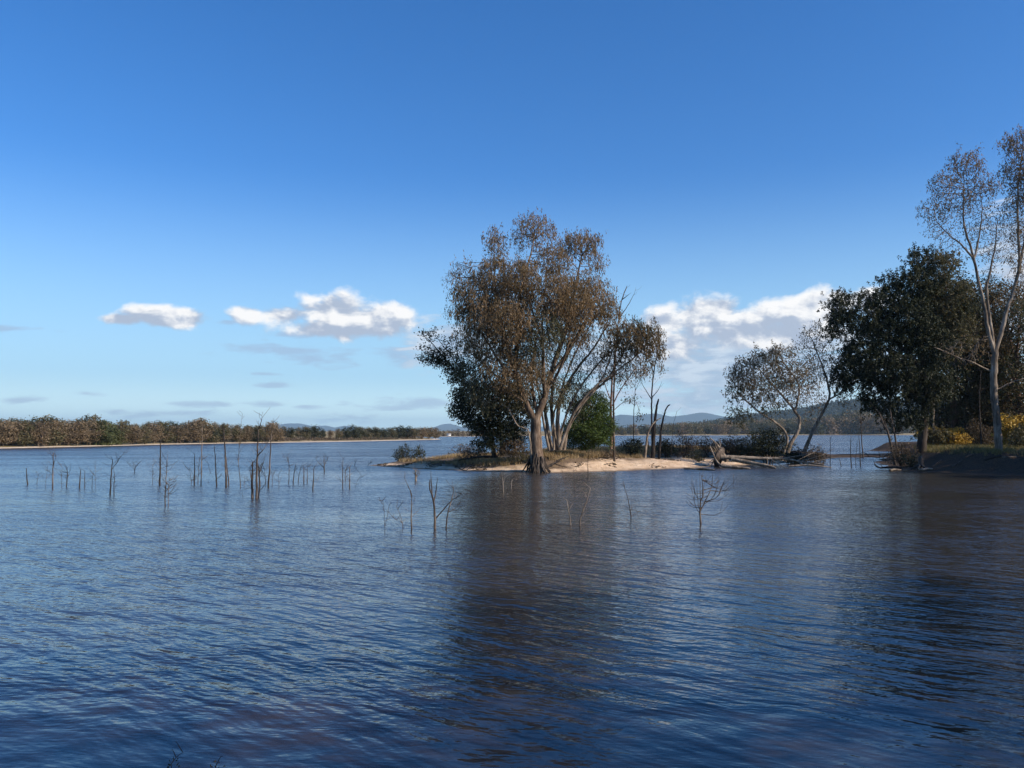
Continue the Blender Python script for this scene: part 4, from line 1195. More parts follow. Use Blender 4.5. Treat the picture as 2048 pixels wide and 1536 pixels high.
G = 'dead saplings standing in the lake'
ST = [
    ('bare stub leaning left, first of the dead poles from the left', (58, 969), [[(53, 937)]], .075, 'dead_dark', 1),
    ('tiny twig just right of the first leaning stub', (75, 969), [[(74, 962), (78, 948)]], .03, 'dead', 4),
    ('faint thin twig left of the tall twiggy pole near the left edge', (91, 973), [[(93, 955), (95, 938)]], .022, 'dead', 4),
    ('tall twiggy pole near the left edge with a fine forked top', (105, 976), [[(106, 950), (107, 905)], [(107, 930), (114, 908)], [(106, 955), (100, 945)]], .065, 'dead', 9),
    ('thin twig right of the tall twiggy pole near the left edge', (123, 973), [[(124, 950), (124, 930)]], .022, 'dead', 5),
    ('short pole with a small fork at its top and snags, fifth from the left edge', (134, 974), [[(134, 950), (133, 935)], [(134, 955), (140, 942)]], .06, 'dead_dark', 6),
    ('smooth grey post, left one of a pair', (159, 976), [[(161, 941)]], .075, 'dead', 0),
    ('thinner grey post, right one of a pair', (169, 976), [[(170, 942)]], .045, 'dead', 2),
    ('crooked little snag right of the two grey posts', (184, 976), [[(186, 964), (184, 955)]], .035, 'dead_dark', 3),
    ('tall hair-thin stem right of the two grey posts', (192, 975), [[(191, 940), (192, 925)]], .018, 'dead', 5),
    ('dark pole whose thin branch reaches far up to the right', (220, 989), [[(222, 960), (226, 920)], [(223, 940), (235, 922), (248, 905)]], .07, 'dead_dark', 6),
    ('thinner pole close behind the one with the far reaching branch', (228, 990), [[(227, 970), (230, 950)]], .045, 'dead_dark', 5),
    ('low twiggy snag with spreading branches, behind the left poles', (268, 946), [[(270, 936), (280, 925)], [(268, 940), (256, 925)], [(268, 940), (266, 920)]], .05, 'dead_dark', 10),
    ('faint twiggy stem left of the thick dark tall pole', (305, 968), [[(305, 950), (306, 925)]], .025, 'dead', 8),
    ('tall pole, thick and dark below and pale above, at a third from the left', (319, 970), [[(320, 930), (321, 880)]], .095, 'dead_dark', 8),
    ('nearest pole of the left group, tall and thin with stubs', (331, 1012), [[(332, 970), (333, 922)], [(332, 985), (345, 965)]], .045, 'dead', 12),
    ('thin companion right beside the nearest pole of the left group', (337, 1012), [[(337, 985), (336, 962)]], .03, 'dead', 7),
    ('thin twiggy stem at the left of the five central left poles', (383, 970), [[(382, 955), (379, 940)]], .028, 'dead', 8),
    ('straight dark pole of middle height, left of the tall pale wand', (389, 970), [[(390, 908)]], .07, 'dead_dark', 5),
    ('thin pole just left of the tall pale wand', (395, 966), [[(397, 940), (399, 915)]], .04, 'dead', 4),
    ('tall pale wand overlapping the far shore trees', (402, 971), [[(403, 910), (405, 845)]], .055, 'dead_pale', 7),
    ('short stick leaning hard to the left, alone', (424, 946), [[(414, 921)]], .03, 'dead_dark', 1),
    ('small round stub in the water below the leaning stick', (416, 966), [[(417, 962)]], .06, 'dead_dark', 0),
    ('straight dark pole between the leaning stick and the tallest leaning pole', (434, 972), [[(432, 930), (429, 895)]], .075, 'dead_dark', 6),
    ('tallest leaning pole, pale top above the far treeline', (453, 973), [[(450, 910), (447, 845)]], .10, 'dead', 6),
    ('slanting brace leaning on the tallest leaning pole', (459, 970), [[(455, 945), (452, 915)]], .07, 'dead', 3),
    ('thin bent pole right of the tallest leaning pole', (482, 974), [[(479, 940), (475, 912)], [(478, 930), (480, 870), (485, 828)]], .045, 'dead', 9),
    ('small straight twig right of the thin bent pole', (489, 972), [[(491, 950)]], .03, 'dead', 4),
    ('tiny slanting twig in front of the shaggy snag', (490, 995), [[(484, 980)]], .022, 'dead_dark', 1),
    ('shaggy rough snag, left half of the thickest cluster', (506, 995), [[(505, 960), (506, 925)], [(505, 960), (500, 935)]], .12, 'dead', 16),
    ('tallest pole of the thickest cluster, its wispy tip above the treeline', (513, 997), [[(514, 930), (516, 860)], [(515, 910), (528, 895), (534, 885)], [(516, 862), (522, 845), (526, 831)]], .105, 'dead', 14),
    ('slim pole right beside the tallest pole of the thickest cluster', (517, 995), [[(519, 960), (521, 930)]], .06, 'dead_dark', 8),
    ('forked dark pole at the right of the thickest cluster', (521, 972), [[(519, 945), (515, 925)], [(520, 950), (528, 925), (531, 905)]], .085, 'dead_dark', 9),
    ('tall pole with a pale top right of the thickest cluster', (536, 974), [[(540, 920), (543, 865)], [(543, 870), (546, 845)]], .085, 'dead', 9),
    ('short twiggy stake left of the tall pale-topped pole', (532, 966), [[(530, 940)]], .04, 'dead_dark', 10),
    ('short stake right of the tall pale-topped pole', (545, 969), [[(544, 948)]], .035, 'dead', 6),
    ('small lone wand right of the clusters', (559, 973), [[(557, 948)]], .03, 'dead', 2),
    ('thin wand with a fine broken top, left of the dark leaning pole', (577, 966), [[(578, 940), (577, 910)]], .045, 'dead', 7),
    ('dark pole leaning right, bare', (585, 966), [[(588, 945), (591, 927)]], .065, 'dead_dark', 2),
    ('thinner pole leaning right beside the dark leaning pole', (595, 965), [[(599, 950), (603, 933)]], .045, 'dead_dark', 2),
    ('upright stake, left one of the close pair', (608, 966), [[(608, 932)]], .07, 'dead', 2),
    ('upright stake, right one of the close pair', (614, 966), [[(615, 934)]], .05, 'dead', 3),
    ('stout stake standing a little nearer than the close pair', (626, 980), [[(626, 955), (628, 935)]], .07, 'dead', 4),
    ('bent twiggy snag like a candlestick right of the stakes', (649, 943), [[(648, 930), (648, 912)], [(649, 930), (656, 918), (654, 910)], [(648, 933), (636, 925), (631, 916)]], .085, 'dead', 12),
    ('thin stem left of the pair near the tip of the spit', (685, 977), [[(686, 950), (687, 917)]], .05, 'dead', 5),
    ('twiggy little snag between two upright stems near the tip of the spit', (691, 960), [[(690, 942)]], .045, 'dead', 9),
    ('upright stem, right one of the pair near the tip of the spit', (699, 976), [[(700, 955), (700, 934)]], .065, 'dead', 4),
    ('hair-thin stem slanting right near the tip of the spit', (706, 974), [[(714, 962), (723, 951)]], .02, 'dead_dark', 3),
    ('little dark curl of twigs close to the tip of the spit', (710, 932), [[(709, 927), (713, 920)]], .05, 'dead_dark', 4),
    ('second dark curl of twigs close to the tip of the spit', (738, 933), [[(734, 929), (744, 925)]], .04, 'dead_dark', 5),
    ('squat splintered reddish stump in the water before the spit', (832, 961), [[(831, 950), (829, 940)], [(832, 952), (837, 943)], [(831, 954), (824, 945)], [(832, 955), (840, 950)]], .15, 'dead_pale', 8),
]
for i, (lab, b, tops, th, mt, tw) in enumerate(ST):
    stick(lab, 'dead sapling', b, tops, th * .68, mt, int(tw * 2.2) + 2, seed=400 + i, group=G, tw_len=.45)
G2 = 'bare branches rising from the open water'
NEAR = [
    ('single upright limb with a thin wand bent to the left, in open water', (824, 1058), [[(824, 1020), (824, 987)], [(824, 992), (818, 978), (808, 958)]], .045, 'dead', 3, .35),
    ('forked grey trunk, thickest bare wood in the open water', (870, 1058), [[(869, 1025), (866, 995), (861, 972), (860, 958)], [(869, 1010), (874, 985), (877, 953)], [(866, 985), (862, 940)], [(869, 1035), (885, 1020), (900, 1002), (922, 985)]], .075, 'dead', 6, .3),
    ('slanting limb right of the forked grey trunk', (891, 1056), [[(896, 1020), (904, 995), (909, 971)], [(896, 1030), (912, 1015), (922, 1003)]], .04, 'dead', 3, .3),
    ('faint spray of twigs left of the forked grey trunk', (812, 1056), [[(802, 1035), (795, 1018)], [(806, 1048), (790, 1038), (778, 1025)]], .02, 'dead', 6, .3),
    ('very faint twigs, leftmost of the near branches', (770, 1056), [[(768, 1030), (766, 1000)], [(769, 1040), (778, 1012)]], .014, 'dead', 4, .25),
    ('wand rising left, left arm of a V in the dark reflection', (1143, 1051), [[(1139, 1025), (1133, 998)], [(1139, 1030), (1136, 1018)]], .04, 'dead_pale', 3, .25),
    ('wand rising right, right arm of a V in the dark reflection', (1156, 1051), [[(1164, 1025), (1174, 1005), (1181, 975)], [(1162, 1035), (1174, 1018)], [(1160, 1042), (1173, 1040)]], .04, 'dead_pale', 5, .25),
    ('thin twig with a tuft at its foot, between the V and the round bare bush', (1263, 1036), [[(1258, 1010), (1250, 972)], [(1262, 1030), (1282, 1020)]], .03, 'dead', 8, .3),
    ('pale twig stalk in the reflection close under the thick trunk', (1008, 985), [[(1006, 965), (1002, 945)]], .035, 'dead_pale', 5, .4),
    ('second pale twig stalk in the reflection, curled over at its top', (1024, 978), [[(1022, 965), (1026, 957), (1033, 960)]], .03, 'dead_pale', 4, .3),
    ('thin twig close to the sand in the reflection, left one', (1135, 977), [[(1130, 962), (1125, 948)]], .03, 'dead', 3, .3),
    ('thin twig close to the sand in the reflection, right one', (1151, 978), [[(1148, 962), (1146, 944)], [(1150, 968), (1161, 948)]], .03, 'dead', 5, .3),
    ('single dark wand in front of the sand beach', (1210, 973), [[(1211, 955), (1212, 946)]], .025, 'dead', 3, .3),
    ('upright dark sapling standing before the sunlit sand', (1176, 948), [[(1175, 930), (1176, 908)], [(1175, 930), (1168, 924)]], .05, 'dead_dark', 4, .4),
    ('thin wand at the right of the round bare bush', (1466, 972), [[(1468, 955), (1470, 938)]], .022, 'dead', 3, .3),
    ('tiny wand far out in the right hand reflection', (1826, 992), [[(1824, 978), (1820, 966)]], .03, 'dead', 2, .2),
    ('thin bare stick in the inlet, left of the leaning stick', (1660, 936), [[(1661, 900), (1659, 870)]], .05, 'dead_dark', 7, .5),
    ('stick leaning left in the inlet', (1684, 933), [[(1678, 912)]], .06, 'dead_dark', 1, .3),
    ('dark pole in the inlet, left of the two taller ones', (1703, 934), [[(1701, 905), (1702, 872)]], .075, 'dead_dark', 6, .5),
    ('tall dark pole in the inlet, rightmost', (1721, 932), [[(1720, 900), (1718, 868)]], .07, 'dead_dark', 6, .5),
    ('thin short pole in the inlet between the taller ones', (1711, 930), [[(1712, 905), (1715, 880)]], .045, 'dead_dark', 4, .4),
]
for i, (lab, b, tops, th, mt, tw, tl) in enumerate(NEAR):
    stick(lab, 'dead branch', b, tops, th * .75, mt, tw + 2, seed=500 + i, group=G2, tw_len=tl, name='dead_branch')

# the round bare little tree in the water
def round_bare(label, base, ctr, rx, ry, seed, thick, n=26, mat='dead'):
    rng = np.random.default_rng(seed)
    b = W(*base); k = b.y / F_PX
    sk = Skel()
    top = P(ctr[0] - rx * .25, ctr[1] - ry * .9, b.y)
    sk.limb([Vector((b.x, b.y, -.4)), P(base[0] - 3, base[1] - ry * .9, b.y), P(ctr[0] - 6, ctr[1], b.y), top], thick, .008, .12, None, wob=.05, rng=rng)
    sk.limb([P(base[0], base[1] - ry * .6, b.y), P(ctr[0] + rx * .2, ctr[1] - ry * .3, b.y), P(ctr[0] + rx * .25, ctr[1] - ry, b.y)], thick * .5, .007, .12, sk.nearest(P(base[0], base[1] - ry * .6, b.y)), wob=.05, rng=rng)
    for i in range(n):
        a = rng.uniform(-.5, 3.6); rr_ = rng.uniform(.75, 1.05)
        tip = P(ctr[0] + math.cos(a) * rx * rr_, ctr[1] - math.sin(a) * ry * rr_, b.y + rng.uniform(-.8, .8) * rx * k)
        j0 = int(rng.integers(6, 26))
        p0 = Vector(sk.p[min(j0, len(sk.p) - 1)])
        side = (tip - p0)
        mid = p0 + side * .5 + Vector((side.x * .18, side.y * .18, -side.length * .20))
        sk.limb([p0, mid, tip], .012, .005, .1, sk.nearest(p0), wob=.04, rng=rng)
        if rng.random() < .6:
            q = tip + Vector((rng.uniform(-.2, .2), rng.uniform(-.2, .2), rng.uniform(.05, .2)))
            sk.limb([mid, (mid + q) / 2, q], .007, .004, .1, sk.nearest(mid), wob=.04, rng=rng)
    V, F = sk.tubes(np.maximum(np.asarray(sk.r), .005), lambda q: 6 if q > .03 else 4)
    o = link('dead_tree', mesh_np('dead_tree', V - np.array(b), F), [M[mat]], smooth=True)
    o.location = b
    tag(o, label, 'dead tree')


round_bare('small bare tree with a round basket of curved twigs, alone in the water', (1402, 1046), (1414, 990), 50, 44, 601, .045, 26)

# ------------------------------------------------------------------ dead trees on the spit
stick('tall dead stem with bare arms, thin, left of the standing broken trunk', 'dead tree', (1304, 895), [[(1304, 850), (1302, 800), (1308, 740), (1318, 690)], [(1304, 800), (1288, 775), (1276, 752)], [(1303, 795), (1318, 780), (1324, 762)],
      [(1308, 745), (1296, 715)], [(1312, 715), (1325, 700)]], .12, 'dead', 8, 610, name='dead_tree', Y=84, tw_len=.8)
stick('hair-thin dead sapling left of the tall dead stem', 'dead tree', (1266, 895), [[(1267, 840), (1270, 780), (1272, 720)], [(1270, 780), (1284, 752), (1296, 735)]], .055, 'dead', 8, 611, name='dead_tree', Y=86, tw_len=.8)
stick('thick broken dark trunk with a splintered top', 'dead tree', (1304, 897), [[(1308, 850), (1313, 815), (1317, 798)]], .26, 'dead_dark', 4, 612, name='dead_tree', Y=83, tw_len=.5)
stick('dark trunk with a knobbed top leaning right', 'dead tree', (1316, 897), [[(1322, 860), (1329, 825), (1335, 812), (1340, 809)]], .17, 'dead_dark', 4, 613, name='dead_tree', Y=83.5, tw_len=.5)
stick('pale split trunk leaning against the dark broken trunk', 'dead tree', (1288, 897), [[(1294, 870), (1302, 852), (1312, 842), (1322, 836)]], .16, 'dead_pale', 2, 614, name='dead_tree', Y=82.5, tw_len=.4)
stick('thin dead wand right of the knobbed trunk', 'dead tree', (1340, 897), [[(1346, 850), (1354, 822)]], .04, 'dead', 3, 615, name='dead_tree', Y=84, tw_len=.5)
stick('pale horizontal dead arm reaching left of the broken trunk', 'dead branch', (1300, 893), [[(1292, 855), (1278, 851), (1262, 855)]], .07, 'dead_pale', 3, 616, name='dead_branch', Y=84.5, tw_len=.5)
stick('bare forked top rising above the brown crown, right of the biggest gum', 'dead tree', (1228, 897), [[(1226, 800), (1232, 700), (1238, 630), (1246, 590), (1254, 572)], [(1236, 640), (1228, 600), (1226, 575)], [(1240, 640), (1256, 610), (1268, 590), (1272, 574)],
      [(1246, 600), (1262, 585)]], .12, 'dead', 16, 617, name='dead_tree', Y=77, tw_len=1.0)
stick('curved pale dead arm reaching left out of the thick trunk', 'dead branch', (1066, 900), [[(1058, 860), (1046, 856), (1034, 850), (1024, 832), (1016, 814)], [(1018, 820), (1008, 810)]], .11, 'dead_pale', 3, 618, name='dead_branch', Y=68.0, tw_len=.5)
stick('bare brown sapling behind the inlet, right of the pale gums', 'dead tree', (1724, 905), [[(1722, 860), (1720, 815)], [(1722, 870), (1708, 840)], [(1722, 865), (1738, 835)], [(1721, 850), (1712, 815)], [(1721, 850), (1732, 808)]], .08, 'dead', 40, 619,
      name='dead_tree', Y=108, tw_len=1.4)
stick('pale straight dead stem behind the yellow bush', 'dead tree', (1868, 897), [[(1866, 850), (1868, 810), (1862, 770)]], .13, 'dead_pale', 5, 620, name='dead_tree', Y=92, tw_len=.8)
stick('reddish trunk leaning left, left one of the leaning pair on the bank', 'dead tree', (1788, 900), [[(1778, 870), (1766, 845), (1758, 825)], [(1775, 862), (1768, 835)]], .16, 'dead', 10, 621, name='dead_tree', Y=82, tw_len=.9)
stick('reddish trunk leaning left, right one of the leaning pair on the bank', 'dead tree', (1797, 900), [[(1790, 870), (1784, 845), (1780, 815)]], .13, 'dead', 10, 622, name='dead_tree', Y=83, tw_len=.9)
stick('thin sapling between the yellow bush and the tall pale trunk', 'dead tree', (1960, 900), [[(1961, 850), (1958, 800), (1962, 740)]], .09, 'dead_dark', 14, 623, name='dead_tree', Y=86, tw_len=1.2)


# ------------------------------------------------------------------ fallen wood
def log(label, pts, r0, r1, mat='dead_pale', twigs=(), seed=1, name='fallen_log', cat='log', group=None):
    rng = np.random.default_rng(seed)
    sk = Skel()
    sk.limb(pts, r0, r1, .3, None, wob=.05, rng=rng)
    for tp, a, b_ in twigs:
        j = sk.nearest(tp[0])
        sk.limb([Vector(sk.p[j])] + [Vector(q) for q in tp[1:]], a, b_, .2, j, wob=.06, rng=rng)
    V, F = sk.tubes(np.asarray(sk.r), lambda q: 8 if q > .06 else 5, knob=.14)
    c = np.array(pts[0])
    o = link(name, mesh_np(name, V - c, F), [M[mat]], smooth=True)
    o.location = Vector(pts[0])
    tag(o, label, cat, group)
    return o


def gp(px, Y, h=0.0):
    x = P(px, 800, Y).x
    return Vector((x, Y, max(gz(x, Y), 0.0) + h))


log('long fallen trunk lying from the root plate to the right, upper one', [gp(1440, 79.5, .9), gp(1500, 79.2, .85), gp(1560, 79, .8), gp(1600, 78.5, .5), gp(1645, 78, .25)], .22, .07,
    twigs=[((gp(1560, 79, .8), gp(1590, 78.5, 1.0), gp(1625, 78.5, 1.3)), .06, .02), ((gp(1600, 78.5, .5), gp(1640, 78, 1.1), gp(1665, 78, 1.7)), .05, .015), ((gp(1620, 78.3, .4), gp(1650, 78, .8), gp(1680, 78, 1.0)), .04, .012),
           ((gp(1590, 78.7, .5), gp(1625, 79, 1.3), gp(1642, 79, 2.0)), .045, .015), ((gp(1540, 79, .8), gp(1552, 77.5, .35), gp(1575, 76.5, 0.02)), .06, .03), ((gp(1530, 79, .8), gp(1533, 78, .2), gp(1531, 77.5, -.1)), .05, .03)], seed=701)
log('second fallen trunk sloping down to the water in front of the long one', [gp(1462, 77.5, .75), gp(1495, 76.8, .55), gp(1530, 76, .3), gp(1550, 75.5, .05)], .20, .11, seed=702)
log('third fallen trunk half buried in the sand, nearest the water', [gp(1442, 75.5, .25), gp(1470, 75, .15), gp(1500, 74.6, .05)], .17, .10, seed=703)
log('thin bleached branch lying along the water right of the fallen trunks', [gp(1575, 77.5, .15), gp(1610, 77.3, .25), gp(1640, 77, .15), gp(1660, 77, .05)], .09, .04, seed=704, twigs=[((gp(1610, 77.3, .25), gp(1622, 77, .5), gp(1645, 76.5, .35)), .04, .02)])
log('bleached stick lying on the shaded sand left of the root plate', [gp(1392, 73.2, .08), gp(1410, 72.6, .08), gp(1428, 71.8, .02)], .12, .07, seed=705)
log('short bleached stick left of the longer one on the shaded sand', [gp(1366, 74.5, .06), gp(1380, 74.2, .08), gp(1394, 73.8, .04)], .08, .05, seed=706)
log('bleached log at the tip of the right bank, left one', [gp(1776, 70.8, .06), gp(1788, 71.2, .12), gp(1798, 71.5, .08)], .11, .07, seed=707)
log('bleached log at the tip of the right bank, right one', [gp(1832, 70.3, .12), gp(1848, 70.4, .16), gp(1862, 70.3, .10)], .13, .07, seed=708)
log('dark branch reaching left from the right bank into the water', [gp(1800, 73, .2), gp(1775, 73.5, .22), gp(1752, 74, .12), gp(1745, 74, .5)], .14, .04, 'dead_dark', seed=709,
    twigs=[((gp(1755, 74, .15), gp(1748, 74, .4), gp(1744, 74.5, .8)), .04, .015), ((gp(1765, 73.8, .2), gp(1757, 73.5, .5), gp(1750, 73.5, .6)), .04, .015)])
log('dark drowned trunk lying across the inlet before the far water', [gp(1712, 100, .15), gp(1735, 98, .5), gp(1758, 97, .35), gp(1780, 96, .7), gp(1800, 95, .8)], .03, .08, 'dead_dark', seed=710,
    twigs=[((gp(1740, 98, .45), gp(1728, 98, .9), gp(1712, 98, .8)), .05, .02), ((gp(1760, 97, .5), gp(1755, 97, 1.2)), .05, .02)])
log('long dark root running left from the foot of the clump', [gp(995, 76, .35), gp(965, 76.5, .35), gp(930, 77, .30), gp(905, 77.5, .15)], .14, .04, 'dead_dark', seed=711)
log('dark branch lying on the sand right of the thick trunk', [gp(1092, 70.2, .10), gp(1108, 70.8, .30), gp(1122, 71.5, .45), gp(1136, 72.5, .5)], .13, .03, 'dead_dark', seed=712,
    twigs=[((gp(1108, 70.8, .3), gp(1120, 70.3, .25), gp(1134, 70, .2)), .05, .015)])
log('crooked dark branch hanging over the waterline before the spit', [gp(918, 70.5, .25), gp(932, 69.5, .05), gp(940, 69, .35), gp(946, 69, .6)], .05, .02, 'dead_dark', seed=713,
    twigs=[((gp(925, 70, .15), gp(935, 69.6, .5), gp(950, 69.5, .75)), .03, .012)])

log('grey branch lying on the shaded slope of the right bank', [gp(1900, 69.6, .12), gp(1925, 70.0, .2), gp(1948, 70.1, .12)], .07, .03, 'dead', seed=730, twigs=[((gp(1925, 70, .2), gp(1935, 69.8, .5), gp(1942, 69.8, .7)), .025, .01)])
log('thin branch hanging over the crest of the right bank', [gp(1880, 73.0, .1), gp(1872, 71.8, .25), gp(1862, 71.0, .1)], .06, .02, 'dead', seed=731)
log('dark log half in the water at the foot of the right bank', [gp(1965, 68.7, .02), gp(1990, 68.6, .10), gp(2016, 68.7, .03)], .09, .06, 'dead_dark', seed=732)
log('bleached sticks at the waterline under the tall gum', [gp(2000, 68.5, .03), gp(2022, 68.4, .07), gp(2040, 68.45, .03)], .04, .02, 'dead_pale', seed=733)

# root plate of the fallen tree: a disc of earth with roots sticking out of it
c = gp(1436, 80, .9)
rp = empty('root_plate', gp(1436, 80))
tag(rp, 'upturned root plate of the fallen tree, pale spiky roots', 'root plate')
rng = np.random.default_rng(33)
n1_, n2_ = 18, 7
V = []; F = []
ax = Vector((1.0, -.55, -.35)).normalized(); uu = ax.orthogonal().normalized(); ww = ax.cross(uu)
for j in range(n2_):
    t = j / (n2_ - 1)
    for i in range(n1_):
        a = 2 * math.pi * i / n1_
        rad = .95 * math.sin(math.pi * (0.06 + .88 * t)) ** .6 * (1 + .22 * math.sin(3 * a + 1) + rng.uniform(-.12, .12))
        q = c + ax * ((t - .5) * .7) + (uu * math.cos(a) + ww * math.sin(a)) * rad
        V.append(tuple(q - rp.location))
for j in range(n2_ - 1):
    for i in range(n1_):
        F.append((j * n1_ + i, j * n1_ + (i + 1) % n1_, (j + 1) * n1_ + (i + 1) % n1_, (j + 1) * n1_ + i))
link('earth_clod', mesh_np('earth_clod', V, F), [M['dead']], rp, smooth=True)
for k in range(22):
    a = rng.uniform(0, 6.28); l = rng.uniform(.5, 1.3)
    d0 = (uu * math.cos(a) + ww * math.sin(a))
    p0 = c + d0 * .6 - ax * .2; p1 = c + d0 * (.9 + .4 * l) - ax * rng.uniform(-.1, .5); p2 = p1 + d0 * l * .5 - ax * rng.uniform(0, .6) + Vector((0, 0, rng.uniform(-.2, .4)))
    sk = Skel(); sk.limb([p0, p1, p2], rng.uniform(.03, .07), .012, .2, None, wob=.15, rng=rng)
    V, F = sk.tubes(np.asarray(sk.r), lambda q: 5)
    link('root', mesh_np('root', V - np.array(rp.location), F), [M['dead_pale']], rp, smooth=True)
log('pointed grey snag rising up left above the root plate', [gp(1452, 80.5, .5), P(1438, 893, 80.5), P(1420, 875, 80.5)], .22, .04, 'dead_pale', seed=720, name='dead_branch', cat='dead branch')
log('pale root leaning down left of the root plate to the sand', [P(1420, 893, 78.5), gp(1432, 77.6, .5), gp(1444, 76.8, .1)], .05, .10, 'dead_pale', seed=721, name='dead_branch', cat='dead branch')

# stump with hanging roots where the right bank breaks off
st = gp(1838, 72.5, 0)
e = empty('tree_stump', st); tag(e, 'sunlit stump with flared roots at the broken edge of the right bank', 'stump')
sk = Skel(); rng = np.random.default_rng(9)
sk.limb([st + Vector((0, 0, -.3)), st + Vector((0, 0, .4)), st + Vector((.05, 0, 1.0))], .26, .20, .2, None, rng=rng)
V, F = sk.tubes(np.asarray(sk.r), lambda q: 9, knob=.2)
link('trunk', mesh_np('trunk', V - np.array(st), F), [M['dead']], e, smooth=True)
for k in range(7):
    a = k * .9 + .3
    sk = Skel(); sk.limb([st + Vector((0, 0, .35)), st + Vector((math.cos(a) * .5, math.sin(a) * .5, .1)), st + Vector((math.cos(a) * .95, math.sin(a) * .95, -.3))], .12, .03, .2, None, rng=rng)
    V, F = sk.tubes(np.asarray(sk.r), lambda q: 6)
    link('root', mesh_np('root', V - np.array(st), F), [M['dead']], e, smooth=True)

# shaggy root flare and hanging bark of the biggest gum, at the waterline
main = bpy.data.objects['gum_tree']
rng = np.random.default_rng(14)
ml = Vector(main.location)
for k in range(34):
    a = rng.uniform(0, 6.28)
    p0 = Vector((2.05 + math.cos(a) * .5, 68.3 + math.sin(a) * .5, rng.uniform(.5, 1.6)))
    p2 = Vector((2.05 + math.cos(a) * rng.uniform(.8, 1.5), 68.3 + math.sin(a) * rng.uniform(.7, 1.3), rng.uniform(-.25, .05)))
    sk = Skel(); sk.limb([p0, (p0 + p2) / 2 + Vector((0, 0, -.15)), p2], rng.uniform(.08, .15), .03, .2, None, wob=.15, rng=rng)
    V, F = sk.tubes(np.asarray(sk.r), lambda q: 5, knob=.2)
    link('root', mesh_np('root', V - np.array(ml), F), [M['bark_dark'] if k % 3 else M['dead']], main, smooth=True)


# ------------------------------------------------------------------ trees on the far left shore
ORD = ['first', 'second', 'third', 'fourth', 'fifth', 'sixth', 'seventh', 'eighth', 'ninth', 'tenth', 'eleventh', 'twelfth', 'thirteenth', 'fourteenth', 'fifteenth', 'sixteenth', 'seventeenth', 'eighteenth',
       'nineteenth', 'twentieth']


def ordn(i):
    if i < 20: return ORD[i]
    tens = {2: 'twenty', 3: 'thirty', 4: 'forty', 5: 'fifty', 6: 'sixty', 7: 'seventy'}
    t, u = divmod(i + 1, 10)
    if u == 0: return {2: 'twentieth', 3: 'thirtieth', 4: 'fortieth', 5: 'fiftieth', 6: 'sixtieth', 7: 'seventieth'}[t]
    return tens[t] + '-' + ORD[u - 1]


def copy_tree(root):
    c = root.copy(); S.collection.objects.link(c)
    for ch in list(root.children):
        d = ch.copy(); S.collection.objects.link(d); d.parent = c
    return c


FINE = (2.2, 1.0, 1.0)
PROTO = {}
REFY = 240.0
for kind, mats, bk, dn, n_, low in [('rust-brown', ('leaf_farbrown',), 'bark_pale', 1, 22, .24), ('olive-brown', ('leaf_farolive', 'leaf_farbrown'), 'bark', 1, 22, .24), ('dark olive', ('leaf_fardark', 'leaf_farolive'), 'bark_dark', 1.2, 26, .10),
                                    ('grey-brown', ('leaf_scrub', 'leaf_farbrown'), 'bark_pale', .9, 18, .24), ('dark green', ('leaf_fardark',), 'bark_dark', 1.3, 28, .06), ('mid green', ('leaf_fargreen',), 'bark', 1.3, 28, .04)]:
    PROTO[kind] = []
    for v_ in range(2):
        e, nn, lf = gum_at('far_tree', 'x', -150.0, REFY, 9.0, 6.4, 900 + len(PROTO) * 10 + v_, bk, mats, ground=0.0, low=low, nb=22, dense=dn * 1.0, n=int(n_ * 1.3), leaf=(.50, .34), kill=.9, step=.8, trunk_r=.2)
        e.name = 'far_tree'
        PROTO[kind].append([e, False])


def place_far(kind, x, y, z, H, wf, label, group, v_=None):
    pr = PROTO[kind][RND.randrange(2) if v_ is None else v_]
    if not pr[1]:
        o = pr[0]; pr[1] = True
    else:
        o = copy_tree(pr[0])
    o.location = (x, y, z)
    s = H / 9.0
    o.scale = (s * wf, s * wf, s)
    o.rotation_euler = (0, 0, RND.uniform(0, 6.28))
    tag(o, label, 'tree', group)
    return o


RND = random.Random(5)
prof = [(-150, 840), (0, 838), (25, 836), (45, 840), (57, 835), (75, 838), (100, 834), (120, 839), (148, 841), (175, 832), (200, 833), (215, 842), (228, 850), (245, 843), (262, 842), (278, 850), (292, 845), (312, 841), (330, 845), (345, 840), (360, 848),
        (385, 840), (405, 838), (420, 845), (445, 843), (465, 847), (483, 849), (505, 850), (522, 848), (545, 842), (560, 850), (575, 856), (605, 853), (628, 852), (648, 858), (668, 860), (690, 855), (708, 851), (730, 855), (748, 854), (765, 856), (785, 854),
        (808, 850), (830, 855), (848, 853), (862, 852), (875, 856), (884, 862)]
wl = [(-150, 900), (0, 897), (100, 895), (200, 892.5), (300, 889.8), (430, 887.2), (560, 885.3), (700, 883.2), (800, 881.2), (875, 879.4), (890, 879)]


def interp(lst, x):
    return float(np.interp(x, [a for a, b in lst], [b for a, b in lst]))


def wl_D(px):
    return W(px, interp(wl, px)).y


